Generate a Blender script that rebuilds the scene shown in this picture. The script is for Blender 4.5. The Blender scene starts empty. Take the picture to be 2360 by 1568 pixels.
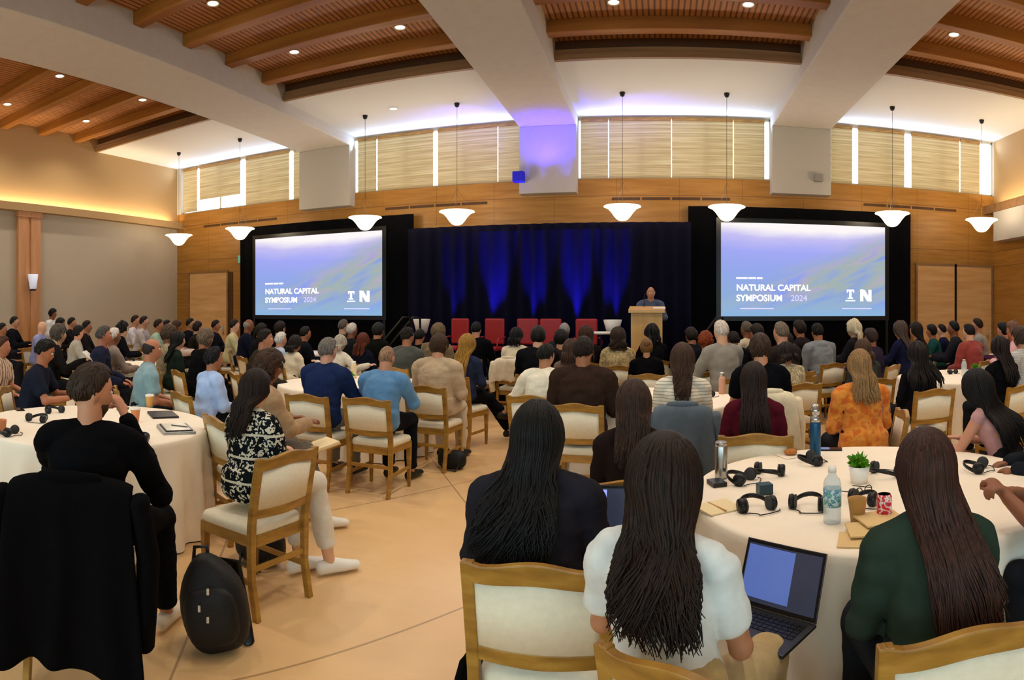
import bpy, math, random
from mathutils import Vector as V, Matrix, noise
R = math.radians
scn = bpy.context.scene
COL = scn.collection
rnd = random.Random(7)
# ------------------------------------------------------------------ camera, world, exposure
# the photograph is a cylindrical panorama: 1450 px per radian, the far wall straight ahead at column 1520, the horizon at row 715
F, X0, Y0, HC = 1450.0, 1520.0, 715.0, 1.65
cam = bpy.data.cameras.new('camera'); camo = bpy.data.objects.new('camera', cam); COL.objects.link(camo)
camo.location = (0, 0, HC); camo.rotation_euler = (R(90), 0, 0)
cam.type = 'PANO'; cam.clip_start = .05; cam.clip_end = 200
pc = cam.cycles if hasattr(cam, 'cycles') and hasattr(cam.cycles, 'panorama_type') else cam
pc.panorama_type = 'CENTRAL_CYLINDRICAL'
pc.central_cylindrical_range_u_min = (0 - X0) / F
pc.central_cylindrical_range_u_max = (2360 - X0) / F
pc.central_cylindrical_range_v_min = (Y0 - 1568) / F
pc.central_cylindrical_range_v_max = Y0 / F
pc.central_cylindrical_radius = 1.0
scn.camera = camo
w = bpy.data.worlds.new('world'); scn.world = w; w.use_nodes = True
w.node_tree.nodes['Background'].inputs[0].default_value = (.62, .8, 1, 1)
w.node_tree.nodes['Background'].inputs[1].default_value = 1.0
vs = scn.view_settings
vs.view_transform = 'Standard'; vs.look = 'None'; vs.gamma = 1; vs.exposure = 0.0; vs.use_curve_mapping = False
cy = scn.cycles
cy.use_denoising = True; cy.use_adaptive_sampling = True; cy.adaptive_threshold = .015; cy.max_bounces = 6; cy.diffuse_bounces = 4; cy.glossy_bounces = 2; cy.transmission_bounces = 4
cy.transparent_max_bounces = 6; cy.sample_clamp_indirect = 4; cy.caustics_reflective = False; cy.caustics_refractive = False

def lin(h):
    if not isinstance(h, str): return tuple(h)[:3]
    c = [int(h[i:i+2], 16) / 255 for i in (0, 2, 4)]
    return tuple(x / 12.92 if x <= .04045 else ((x + .055) / 1.055) ** 2.4 for x in c)

WARM, COOL, BLUE = (1, .89, .74), (.62, .83, 1), (.03, .02, 1)
def light(kind, loc, power, col, aim=None, size=.2, sizey=None, angle=60, blend=.6, parent=None):
    l = bpy.data.lights.new(kind.lower() + '_light', kind); l.energy = power; l.color = col
    if kind == 'AREA':
        l.size = size
        if sizey: l.shape = 'RECTANGLE'; l.size_y = sizey
    elif kind == 'SPOT':
        l.spot_size = R(angle); l.spot_blend = blend; l.shadow_soft_size = size
    else: l.shadow_soft_size = size
    o = bpy.data.objects.new(kind.lower() + '_light', l); COL.objects.link(o); o.location = loc
    if aim is not None:
        o.rotation_euler = (V(aim) - V(loc)).to_track_quat('-Z', 'Y').to_euler()
    if parent: o.parent = parent
    return o

# added area lamps: cool fill for daylight inferred from behind the photographer
DAY = 1.0
for wx in (-8.5, -2.6, 3.2):
    light('AREA', (wx, -5.6, 2.6), 120 * DAY, (.56, .92, .98), (wx, 4, 1.2), 4.2, 3.0)

# added area lamps inside the high windows, standing in for daylight along the ceiling
for x0, x1, pw in ((-12.9, -8.7, 38), (-7.2, -3.0, 32), (-1.7, 2.35, 32), (3.9, 7.9, 32)):
    light('AREA', ((x0 + x1) / 2, 13.5, 5.62), pw, (.5, .66, 1), ((x0 + x1) / 2, 12.9, 5.95), x1 - x0, .25)
# lamps hidden in the coves of the side walls
for x, pw, tl in ((-12.99, 210, 4), (7.84, 150, -4)):
    l = light('AREA', (x, 4, 4.16), pw, (1, .82, .56), None, .06, 18.5); l.rotation_euler = (math.pi, R(tl), 0)
# ------------------------------------------------------------------ materials
_m = {}
def nd(nt, t, **k):
    n = nt.nodes.new(t)
    for a, b in k.items(): setattr(n, a, b)
    return n
def mat(name, col='808080', rough=.6, metal=0, spec=.35, emit=None, es=0, alpha=1, trans=0, var=0, vscale=(6, 6, 6), bump=0, bscale=80, sheen=0, build=None):
    key = name + str(col)
    if key in _m: return _m[key]
    m = bpy.data.materials.new(name); m.use_nodes = True; nt = m.node_tree
    b = nt.nodes['Principled BSDF']; c = lin(col)
    b.inputs['Base Color'].default_value = (*c, 1); b.inputs['Roughness'].default_value = rough
    b.inputs['Metallic'].default_value = metal; b.inputs['Specular IOR Level'].default_value = spec
    b.inputs['Alpha'].default_value = alpha; b.inputs['Transmission Weight'].default_value = trans
    if sheen: b.inputs['Sheen Weight'].default_value = sheen
    if emit is not None:
        b.inputs['Emission Color'].default_value = (*lin(emit), 1); b.inputs['Emission Strength'].default_value = es
    if var or bump:
        tc = nd(nt, 'ShaderNodeTexCoord'); mp = nd(nt, 'ShaderNodeMapping'); mp.inputs['Scale'].default_value = vscale
        nt.links.new(tc.outputs['Object'], mp.inputs[0])
    if var:
        nz = nd(nt, 'ShaderNodeTexNoise'); nz.inputs['Scale'].default_value = 1; nz.inputs['Detail'].default_value = 4
        nt.links.new(mp.outputs[0], nz.inputs['Vector'])
        rp = nd(nt, 'ShaderNodeValToRGB'); e = rp.color_ramp.elements
        e[0].position = .3; e[1].position = .7
        e[0].color = (*[x * (1 - var) for x in c], 1); e[1].color = (*[min(1, x * (1 + var)) for x in c], 1)
        nt.links.new(nz.outputs['Fac'], rp.inputs[0]); nt.links.new(rp.outputs[0], b.inputs['Base Color'])
    if bump:
        n2 = nd(nt, 'ShaderNodeTexNoise'); n2.inputs['Scale'].default_value = bscale; n2.inputs['Detail'].default_value = 3
        nt.links.new(tc.outputs['Object'], n2.inputs['Vector'])
        bp = nd(nt, 'ShaderNodeBump'); bp.inputs['Strength'].default_value = bump; bp.inputs['Distance'].default_value = .01
        nt.links.new(n2.outputs['Fac'], bp.inputs['Height']); nt.links.new(bp.outputs[0], b.inputs['Normal'])
    if build: build(nt, b)
    _m[key] = m
    return m
def math_(nt, op, a, b=None, c=None):
    n = nd(nt, 'ShaderNodeMath', operation=op)
    for i, x in enumerate((a, b, c)):
        if x is None: continue
        if isinstance(x, (int, float)): n.inputs[i].default_value = x
        else: nt.links.new(x, n.inputs[i])
    return n.outputs[0]
def xyz(nt, coord='Object'):
    tc = nd(nt, 'ShaderNodeTexCoord'); s = nd(nt, 'ShaderNodeSeparateXYZ'); nt.links.new(tc.outputs[coord], s.inputs[0])
    return s.outputs, tc.outputs[coord]
def mixc(nt, fac, a, b):
    n = nd(nt, 'ShaderNodeMix', data_type='RGBA')
    for k, x in ((0, fac), (6, a), (7, b)):
        if isinstance(x, (int, float)): n.inputs[k].default_value = x
        elif isinstance(x, (tuple, str)): n.inputs[k].default_value = (*lin(x), 1)
        else: nt.links.new(x, n.inputs[k])
    return n.outputs[2]
def ramp(nt, fac, stops):
    r = nd(nt, 'ShaderNodeValToRGB'); e = r.color_ramp.elements
    while len(e) < len(stops): e.new(.5)
    for el, (p, c) in zip(e, stops): el.position = p; el.color = (*lin(c), 1)
    nt.links.new(fac, r.inputs[0]); return r.outputs[0]
def noise_(nt, vec, scale, mapping=None, detail=3):
    if mapping:
        mp = nd(nt, 'ShaderNodeMapping'); mp.inputs['Scale'].default_value = mapping; nt.links.new(vec, mp.inputs[0]); vec = mp.outputs[0]
    n = nd(nt, 'ShaderNodeTexNoise'); n.inputs['Scale'].default_value = scale; n.inputs['Detail'].default_value = detail
    nt.links.new(vec, n.inputs['Vector']); return n.outputs['Fac']

def b_wallwood(nt, b):      # maple veneer panels with dark joints
    s, vec = xyz(nt)
    g = noise_(nt, vec, 1, (1.2, 1.2, 14), 5)
    col = ramp(nt, g, [(.3, '946526'), (.5, 'A27230'), (.7, 'AE7F3E')])
    pid = math_(nt, 'FLOOR', math_(nt, 'DIVIDE', math_(nt, 'ADD', s[0], .06), 1.366))
    wn = nd(nt, 'ShaderNodeTexWhiteNoise', noise_dimensions='1D'); nt.links.new(pid, wn.inputs['W'])
    col = mixc(nt, math_(nt, 'MULTIPLY', wn.outputs['Value'], .4), col, '966528')
    fx = math_(nt, 'FRACT', math_(nt, 'DIVIDE', math_(nt, 'ADD', s[0], 20.06), 1.366))
    j = math_(nt, 'LESS_THAN', fx, .007)
    for z in (4.13, 3.10, 2.73):
        j = math_(nt, 'MAXIMUM', j, math_(nt, 'LESS_THAN', math_(nt, 'ABSOLUTE', math_(nt, 'SUBTRACT', s[2], z)), .008))
    nt.links.new(mixc(nt, math_(nt, 'MULTIPLY', j, .75), col, '6A4522'), b.inputs['Base Color'])
def b_floor(nt, b):         # honed travertine: large slabs, fine joints
    s, vec = xyz(nt)
    col = ramp(nt, noise_(nt, vec, .7, None, 5), [(.3, 'D8AE78'), (.55, 'E5BF8A'), (.75, 'EAC898')])
    col = mixc(nt, math_(nt, 'MULTIPLY', noise_(nt, vec, 6, (1, 2.2, 1), 6), .3), col, 'C89C66')
    j = None
    for ca, sa, off in ((.515, .857, .35), (.515, -.857, .62)):   # joint directions
        t = math_(nt, 'ADD', math_(nt, 'MULTIPLY', s[0], sa), math_(nt, 'MULTIPLY', s[1], ca))
        fr = math_(nt, 'FRACT', math_(nt, 'ADD', math_(nt, 'DIVIDE', t, 1.9), 20 + off))
        l = math_(nt, 'LESS_THAN', fr, .0075)
        j = l if j is None else math_(nt, 'MAXIMUM', j, l)
    nt.links.new(mixc(nt, math_(nt, 'MULTIPLY', j, .6), col, '7A5A38'), b.inputs['Base Color'])
def b_slatceil(nt, b):      # fine timber slats running towards the stage
    s, vec = xyz(nt)
    fr = math_(nt, 'FRACT', math_(nt, 'DIVIDE', s[0], .09))
    col = ramp(nt, noise_(nt, vec, 2, (6, .6, 1)), [(.3, 'A06A38'), (.7, 'B87E4A')])
    nt.links.new(mixc(nt, math_(nt, 'MULTIPLY', math_(nt, 'LESS_THAN', fr, .33), .8), col, '4A2810'), b.inputs['Base Color'])
def b_wood(c1, c2, c3, st):
    def f(nt, b):
        s, vec = xyz(nt)
        nt.links.new(ramp(nt, noise_(nt, vec, 1, st, 5), [(.28, c1), (.5, c2), (.72, c3)]), b.inputs['Base Color'])
    return f
def b_blind(nt, b):         # woven wood shade: horizontal reeds, light comes through from outside
    s, vec = xyz(nt)
    n1 = noise_(nt, vec, 1, (.35, 1, 26), 3); n2 = noise_(nt, vec, 1, (1.2, 1, 90), 2)
    f = math_(nt, 'ADD', math_(nt, 'MULTIPLY', n1, .65), math_(nt, 'MULTIPLY', n2, .35))
    col = ramp(nt, f, [(.36, 'A08C64'), (.5, 'BAA67E'), (.62, 'D0C29C')])
    tr = nd(nt, 'ShaderNodeBsdfTranslucent'); df = nd(nt, 'ShaderNodeBsdfDiffuse'); mx = nd(nt, 'ShaderNodeMixShader')
    mx.inputs[0].default_value = .22
    nt.links.new(col, tr.inputs[0]); nt.links.new(col, df.inputs[0])
    nt.links.new(df.outputs[0], mx.inputs[1]); nt.links.new(tr.outputs[0], mx.inputs[2])
    nt.links.new(mx.outputs[0], nt.nodes['Material Output'].inputs[0])
def b_slide(nt, b):         # projected landscape: pale sky, lavender haze, blue sea, grey green hills
    s, vec = xyz(nt)
    def diag(scale, rot, det):      # noise stretched along rising ridges
        mp = nd(nt, 'ShaderNodeMapping'); mp.inputs['Rotation'].default_value = (0, R(rot), 0); nt.links.new(vec, mp.inputs[0])
        return noise_(nt, mp.outputs[0], 1, scale, det)
    n = noise_(nt, vec, 1.1, (.7, 1, 2.6), 4)
    f = math_(nt, 'ADD', math_(nt, 'ADD', math_(nt, 'DIVIDE', s[2], 2.0), .5), math_(nt, 'MULTIPLY', math_(nt, 'SUBTRACT', n, .5), .12))
    f = math_(nt, 'ADD', f, math_(nt, 'MULTIPLY', math_(nt, 'MULTIPLY', s[0], s[0]), -.014))
    sky = ramp(nt, f, [(0, '8CB6DE'), (.2, '90AEDC'), (.45, '94A8EA'), (.68, 'A3A9F5'), (.83, 'C6C0F4'), (.93, 'FFF8F8')])
    g = math_(nt, 'SUBTRACT', math_(nt, 'ADD', math_(nt, 'MULTIPLY', s[0], .42), .22), math_(nt, 'ADD', s[2], math_(nt, 'MULTIPLY', n, .5)))
    mr = nd(nt, 'ShaderNodeMapRange'); mr.inputs[1].default_value = -.3; mr.inputs[2].default_value = .25; nt.links.new(g, mr.inputs[0])
    low = nd(nt, 'ShaderNodeMapRange'); low.inputs[1].default_value = -.98; low.inputs[2].default_value = -.35; nt.links.new(s[2], low.inputs[0])
    hill = ramp(nt, diag((.55, 1, 3.4), 22, 4), [(.32, '7F95E6'), (.44, '9DB0C4'), (.5, 'A9B5A6'), (.57, 'B6AFBE'), (.66, '8C9CEC')])
    c = mixc(nt, math_(nt, 'MULTIPLY', math_(nt, 'MULTIPLY', mr.outputs[0], low.outputs[0]), .9), sky, hill)
    e = nd(nt, 'ShaderNodeEmission'); e.inputs[1].default_value = 1.0; nt.links.new(c, e.inputs[0])
    nt.links.new(e.outputs[0], nt.nodes['Material Output'].inputs[0])

M = {}
def defm():
    M['wallwood'] = mat('maple_panels', 'C0904F', .45, build=b_wallwood)
    M['floor'] = mat('travertine', 'D2AF82', .32, spec=.4, build=b_floor)
    M['slat'] = mat('timber_slats', 'A06A38', .6, build=b_slatceil)
    M['joist'] = mat('joist_timber', 'B87A35', .5, build=b_wood('7E4C16', '91591D', 'A06A2A', (.5, 8, 8)))
    M['mould'] = mat('brown_moulding', '8A6844', .5, build=b_wood('7E5C3A', '8A6844', '94724E', (.5, 8, 8)))
    M['dkwood'] = mat('dark_fascia', '4A2E12', .6)
    M['plaster'] = mat('cream_plaster', 'C0BBB4', .85, var=.03)
    M['white'] = mat('white_plaster', 'D0D0CC', .85)
    M['beige'] = mat('tan_wall', 'AE8F62', .85, var=.04, vscale=(.4, .4, .4))
    M['partition'] = mat('fabric_partition', 'B4A994', .9, var=.05, vscale=(.5, .5, .5), bump=.1)
    M['colgrey'] = mat('column_grey', 'B2ADA4', .8)
    M['wood'] = mat('chair_wood', 'B07A2C', .38, spec=.45, build=b_wood('835C1F', '9C722B', 'B1873A', (7, 7, 26)))
    M['cream'] = mat('ivory_upholstery', 'E4DCC4', .75, var=.04, vscale=(40, 40, 40), bump=.05, bscale=300)
    M['cloth'] = mat('ivory_tablecloth', 'F6EBD8', .8, var=.02, bump=.06, bscale=120)
    M['black'] = mat('black_plastic', '121214', .35)
    M['blackcloth'] = mat('black_drape', '050507', .95, spec=.1)
    M['bluecloth'] = mat('dark_blue_drape', '090920', .9, spec=.15)
    M['metal'] = mat('brushed_steel', 'B8B8B4', .28, metal=1)
    M['dkmetal'] = mat('dark_metal', '2A2826', .4, metal=.7)
    M['daylight'] = mat('daylit_glass', 'FFFFFF', .3, emit='E6F4FF', es=1.7)
    M['rear_day'] = mat('daylit_glass_rear', 'FFFFFF', .3, emit='D6ECFF', es=1.5)
    M['blind'] = mat('woven_blind', 'C8A878', .8, build=b_blind)
    M['frame'] = mat('window_frame', 'D9DCD8', .5)
    M['lampglass'] = mat('opal_glass', 'FFF4E0', .3, emit='FFE6C0', es=2.4)
    M['downlens'] = mat('lit_lens', 'FFF4E0', .3, emit='FFE2B8', es=9)
    M['covelight'] = mat('cove_tube', 'FFF4E0', .3, emit='FFC878', es=6)
    M['slide'] = mat('slide', 'A0A8F0', build=b_slide)
    M['slidetext'] = mat('slide_text', 'FFFFFF', emit='FFFFFF', es=1.25)
    M['slidepale'] = mat('slide_pale', 'C8C4FF', emit='B9BCF6', es=1.0)
    M['redchair'] = mat('red_leather', 'A82A2C', .45)
    M['paper'] = mat('cream_paper', 'E9D6A8', .7)
    M['kraft'] = mat('kraft_paper', 'C89C62', .75)
    M['leaf'] = mat('green_leaf', '5E9A20', .5, var=.3, vscale=(40, 40, 40))
    M['whitepot'] = mat('white_ceramic', 'EFEBE2', .35)
    M['led'] = mat('blue_led', '2020FF', emit='2018FF', es=12)
defm()

# ------------------------------------------------------------------ geometry collector
class G:
    def __init__(s): s.v = []; s.f = []; s.mi = []
    def add(s, vs, fs, mi=0):
        o = len(s.v); s.v += [tuple(x) for x in vs]; s.f += [tuple(i + o for i in f) for f in fs]; s.mi += [mi] * len(fs); return s
    def box(s, lo, hi, mi=0, mtx=None):
        c = [(x, y, z) for x in (lo[0], hi[0]) for y in (lo[1], hi[1]) for z in (lo[2], hi[2])]
        if mtx is not None: c = [mtx @ V(p) for p in c]
        return s.add(c, [(0, 1, 3, 2), (4, 6, 7, 5), (0, 4, 5, 1), (2, 3, 7, 6), (0, 2, 6, 4), (1, 5, 7, 3)], mi)
    def tube(s, pts, rad, n=10, ref=None, mi=0, cap=1):
        """closed tube with round ends; rad: numbers or (r along ref, r across)"""
        pts = [V(p) for p in pts]; rad = [(r, r) if isinstance(r, (int, float)) else r for r in rad]
        rings = []; k = len(pts)
        ref = V(ref) if ref is not None else None
        prev = None
        seq = []
        if cap:
            d = (pts[0] - pts[1]).normalized(); e = (rad[0][0] + rad[0][1]) / 2 * cap
            seq += [(pts[0] + d * e * .95, (rad[0][0] * .3, rad[0][1] * .3), -d), (pts[0] + d * e * .62, (rad[0][0] * .75, rad[0][1] * .75), -d)]
        for i, p in enumerate(pts):
            t = (pts[min(i + 1, k - 1)] - pts[max(i - 1, 0)])
            t = t.normalized() if t.length > 1e-9 else V((0, 0, 1))
            seq.append((p, rad[i], t))
        if cap:
            d = (pts[-1] - pts[-2]).normalized(); e = (rad[-1][0] + rad[-1][1]) / 2 * cap
            seq += [(pts[-1] + d * e * .62, (rad[-1][0] * .75, rad[-1][1] * .75), d), (pts[-1] + d * e * .95, (rad[-1][0] * .3, rad[-1][1] * .3), d)]
        vs = []
        for p, r, t in seq:
            a = ref if ref is not None else (prev if prev is not None else (V((1, 0, 0)) if abs(t.x) < .8 else V((0, 1, 0))))
            a = a - t * a.dot(t)
            a = a.normalized() if a.length > 1e-6 else t.orthogonal().normalized()
            if ref is None: prev = a
            b = t.cross(a)
            vs += [p + a * (r[0] * math.cos(q)) + b * (r[1] * math.sin(q)) for q in [2 * math.pi * j / n for j in range(n)]]
        m = len(seq)
        fs = [(i * n + j, i * n + (j + 1) % n, (i + 1) * n + (j + 1) % n, (i + 1) * n + j) for i in range(m - 1) for j in range(n)]
        fs += [tuple(reversed(range(n))), tuple(range((m - 1) * n, m * n))]
        return s.add(vs, fs, mi)
    def ell(s, c, r, mtx=None, n=14, m=9, mi=0, fn=None):
        vs = []; c = V(c)
        for i in range(m + 1):
            th = math.pi * i / m
            for j in range(n):
                ph = 2 * math.pi * j / n
                p = V((math.sin(th) * math.cos(ph), math.sin(th) * math.sin(ph), math.cos(th)))
                p = fn(p) if fn else V((p.x * r[0], p.y * r[1], p.z * r[2]))
                if mtx is not None: p = mtx @ p
                vs.append(p + c)
        fs = [(i * n + j, (i + 1) * n + j, (i + 1) * n + (j + 1) % n, i * n + (j + 1) % n) for i in range(m) for j in range(n)]
        return s.add(vs, fs, mi)
    def lathe(s, prof, n=24, c=(0, 0, 0), mi=0, fn=None):
        vs = []
        for r, z in prof:
            for j in range(n):
                a = 2 * math.pi * j / n
                rr = r if fn is None else fn(r, z, a)
                vs.append((c[0] + rr * math.cos(a), c[1] + rr * math.sin(a), c[2] + z))
        m = len(prof)
        fs = [(i * n + j, i * n + (j + 1) % n, (i + 1) * n + (j + 1) % n, (i + 1) * n + j) for i in range(m - 1) for j in range(n)]
        if prof[0][0] > 1e-6: fs.append(tuple(reversed(range(n))))
        if prof[-1][0] > 1e-6: fs.append(tuple(range((m - 1) * n, m * n)))
        return s.add(vs, fs, mi)
    def mesh(s, name, smooth=True):
        me = bpy.data.meshes.new(name); me.from_pydata(s.v, [], s.f); me.update(); me.validate()
        if len(s.mi) == len(me.polygons): me.polygons.foreach_set('material_index', s.mi)
        me.polygons.foreach_set('use_smooth', [smooth] * len(me.polygons))
        return me

def ob(name, g, m, parent=None, smooth=True, loc=None, rz=0, bevel=0, auto=None):
    me = g if isinstance(g, bpy.types.Mesh) else g.mesh(name, smooth)
    o = bpy.data.objects.new(name, me); COL.objects.link(o)
    for x in (m if isinstance(m, (list, tuple)) else [m]): me.materials.append(x)
    if parent: o.parent = parent
    if loc is not None: o.location = loc
    if rz: o.rotation_euler.z = rz
    if bevel:
        b = o.modifiers.new('edge', 'BEVEL'); b.width = bevel; b.segments = 2; b.limit_method = 'ANGLE'; b.angle_limit = R(40)
    return o
def tag(o, label=None, cat=None, group=None, kind=None):
    if label: o['label'] = label
    if cat: o['category'] = cat
    if group: o['group'] = group
    if kind: o['kind'] = kind
    return o
def empty(name, loc=(0, 0, 0), rz=0):
    o = bpy.data.objects.new(name, None); o.empty_display_size = .1; COL.objects.link(o); o.location = loc; o.rotation_euler.z = rz
    return o
def kids(o): return [c for c in bpy.data.objects if c.parent == o]
def copytree(o, children, loc, rz=0):
    """copy a thing and (recursively) the given {object: children} tree"""
    c = o.copy(); COL.objects.link(c); c.location = loc; c.rotation_euler.z = rz
    for k in ('label', 'group'):
        if k in c: del c[k]
    def rec(src, dst):
        for ch in children.get(src.name, ()):
            d = ch.copy(); COL.objects.link(d); d.parent = dst; rec(ch, d)
    rec(o, c); return c
def tree(o):
    t = {}
    for x in bpy.data.objects:
        if x.parent: t.setdefault(x.parent.name, []).append(x)
    return t
def struct(name, g, m, label=None, **k):
    o = ob(name, g, m, **k); o['kind'] = 'structure'
    if label: o['label'] = label
    return o
def at(px, py, r=None, z=None):
    """world point seen at pixel (px,py): at horizontal distance r, or where the ray meets height z"""
    th = (px - X0) / F
    if r is None: r = (HC - z) * F / (py - Y0)
    return V((r * math.sin(th), r * math.cos(th), HC - r * (py - Y0) / F if z is None else z))
# ------------------------------------------------------------------ the hall
XL, XR, YB, YW = -13.1, 8.0, -5.8, 13.6
ZC, ZW, ZS = 5.87, 6.22, 5.62          # white ceiling, timber ceiling, beam soffit
BEAMS = [(-8.58, -7.15), (-3.02, -1.77), (2.41, 3.72)]
BAYS = [(XL, -8.58), (-7.15, -3.02), (-1.77, 2.41), (3.72, XR)]
struct('floor', G().box((XL - .3, YB - .3, -.2), (XR + .3, YW + .3, 0)), M['floor'], 'polished beige travertine floor', smooth=False)
# far wall: maple panelling up to the window sills, with the two service doors set in
struct('wall_back', G().box((XL - .3, YW, 0), (XR + .3, YW + .3, 4.5)), M['wallwood'], 'maple panelled wall behind the stage', smooth=False)
WIN = [(-12.95, -8.62), (-7.28, -2.92), (-1.80, 2.44), (3.80, 8.0)]
g = G().box((XL - .3, YW, ZC), (XR + .3, YW + .3, 7))
for a, b in ((XL - .3, WIN[0][0]), (WIN[0][1], WIN[1][0]), (WIN[1][1], WIN[2][0]), (WIN[2][1], WIN[3][0]), (WIN[3][1], XR + .3)):
    g.box((a, YW, 4.5), (b, YW + .3, ZC))
struct('wall_back', g, M['plaster'], 'cream wall strip between the high windows', smooth=False)
for i, (a, b) in enumerate(BEAMS):
    struct('column', G().box((a, YW - .3, 4.17), (b, YW + .05, ZS)), M['colgrey'], smooth=False, bevel=.01)
    struct('ceiling_beam', G().box((a, YB, ZS), (b, YW, 6.6)), M['plaster'], smooth=False, bevel=.02)
struct('ceiling', G().box((XL, 10.5, ZC), (XR, YW, ZC + .1)), M['white'], 'white plaster ceiling strip above the stage', smooth=False)
struct('ceiling', G().box((XL, YB, ZW), (XR, 10.62, ZW + .1)), M['slat'], 'slatted timber ceiling', smooth=False)
for a, b in BAYS:
    g = G().box((a, 10.47, ZC - .005), (b, 10.55, ZC + .09), 0).box((a, 10.5, ZC + .09), (b, 10.56, ZC + .18), 0).box((a, 10.56, ZC + .18), (b, 10.62, ZW), 1)
    struct('trim_1', g, [M['mould'], M['dkwood']], 'brown stepped moulding along the coffer', smooth=False)
    for k in range(14):
        y = 9.85 - 1.1 * k
        struct('ceiling_joist', G().box((a, y - .1, 6.02), (b, y + .1, ZW)), M['joist'], smooth=False, bevel=.008)
# high windows: bright glass, pale frames
for i, (a, b) in enumerate(WIN):
    wn = struct('window_%d' % (i + 1), G().box((a, YW + .2, 4.5), (b, YW + .22, ZC)), M['daylight'], 'daylit window high above the stage', smooth=False)
    g = G(); n = 3
    for k in range(n + 1):
        x = a + (b - a) * k / n
        g.box((x - .025, YW + .12, 4.5), (x + .025, YW + .2, ZC))
    g.box((a, YW + .12, 4.5), (b, YW + .2, 4.55)).box((a, YW + .12, ZC - .05), (b, YW + .2, ZC))
    ob('window_frame', g, M['frame'], wn, smooth=False)
# woven shades, each its own: (window, x0, x1, bottom)
BL = [(0, -12.88, -12.35, 4.55), (0, -12.25, -10.75, 4.86), (0, -10.55, -9.12, 4.5), (0, -8.98, -8.64, 4.5),
      (1, -7.1, -6.6, 4.5), (1, -6.57, -5.14, 4.5), (1, -5.02, -3.6, 4.5), (1, -3.58, -2.95, 4.5),
      (2, -1.72, -1.12, 4.5), (2, -1.1, .25, 4.5), (2, .27, 1.6, 4.5), (2, 1.62, 2.30, 4.5),
      (3, 3.82, 4.32, 4.5), (3, 4.46, 5.60, 4.5), (3, 5.78, 7.05, 4.5), (3, 7.08, 7.62, 4.5)]
WN = ['window nearest the tan side wall', 'window above the curtain and projected slide', 'window above the lectern', 'window nearest the far service doors']
PO = ['narrow woven shade first in the ', 'woven wood shade second in the ', 'woven wood shade third in the ', 'narrow woven shade last in the ']
cnt = {}
for wi, a, b, z in BL:
    k = cnt.get(wi, 0); cnt[wi] = k + 1
    t = empty('woven_blind', ((a + b) / 2, YW + .06, z)); h = (b - a) / 2
    g = G(); n = max(4, int((ZC - .07 - z) / .09)); vs = []
    for r_ in range(n + 1):
        zz = (ZC - .07 - z) * r_ / n; yy = .006 * (r_ % 2)
        vs += [(-h, yy, zz), (h, yy, zz)]
    g.add(vs, [(2 * q, 2 * q + 1, 2 * q + 3, 2 * q + 2) for q in range(n)])
    ob('shade', g, M['blind'], t, smooth=False)
    ob('head_rail', G().box((-h, -.02, ZC - .1 - z), (h, .03, ZC - .03 - z)), M['wood'], t, smooth=False)
    tag(t, PO[k] + WN[wi], 'window blind', 'woven wood shades of the high windows')
# side walls
struct('wall_left', G().box((XL - .3, YB, 0), (XL, YW, 4.06)), M['partition'], 'taupe partition wall', smooth=False)
struct('wall_left', G().box((XL - .3, YB, 4.06), (XL, YW, 7)), M['beige'], 'tan upper wall above the lit cove', smooth=False)
struct('trim_2', G().box((XL, YB, 4.06), (XL + .2, YW, 4.12)).box((XL + .17, YB, 4.12), (XL + .2, YW, 4.25)), M['beige'], 'cove ledge along the side wall', smooth=False)
cv = empty('cove_light', (XL, 4, 4.12)); tag(cv, 'warm light strip glowing in the cove of the tan wall', 'cove light')
ob('light_strip', G().box((.03, -9, .005), (.07, 9.4, .03)), M['covelight'], cv, smooth=False)
struct('wall_right', G().box((XR, YB, 0), (XR + .3, YW, 7)), M['beige'], 'tan side wall', smooth=False)
struct('wall_right', G().box((XR - .04, YB, 0), (XR, YW, 4.0)), M['wallwood'], 'maple panelled side wall', smooth=False)
struct('trim_3', G().box((XR - .3, YB, 4.02), (XR, YW, 4.1)).box((XR - .3, YB, 4.1), (XR - .27, YW, 4.22)), M['mould'], smooth=False)
struct('trim_4', G().box((XR - .34, YB, 3.3), (XR - .04, YW - .55, 4.0)), M['colgrey'], 'pale bulkhead below the side cove', smooth=False)
cv = empty('cove_light', (XR, 4, 4.1)); tag(cv, 'warm light strip in the cove of the wall near the service doors', 'cove light')
ob('light_strip', G().box((-.2, -9, .005), (-.16, 9.4, .03)), M['covelight'], cv, smooth=False)
struct('wall_front', G().box((XL - .3, YB - .3, 0), (XR + .3, YB, 1)).box((XL - .3, YB - .3, 4.2), (XR + .3, YB, 7))
       .box((XL - .3, YB - .3, 1), (-10.8, YB, 4.2)).box((5.5, YB - .3, 1), (XR + .3, YB, 4.2)), M['beige'], 'tan wall behind the audience', smooth=False)
struct('window_5', G().box((-10.8, YB - .2, 1), (5.5, YB - .18, 4.2)), M['rear_day'], 'unseen glazed wall added behind the audience', smooth=False)  # unseen glazing, put in for the cool light on the chair backs
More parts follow.
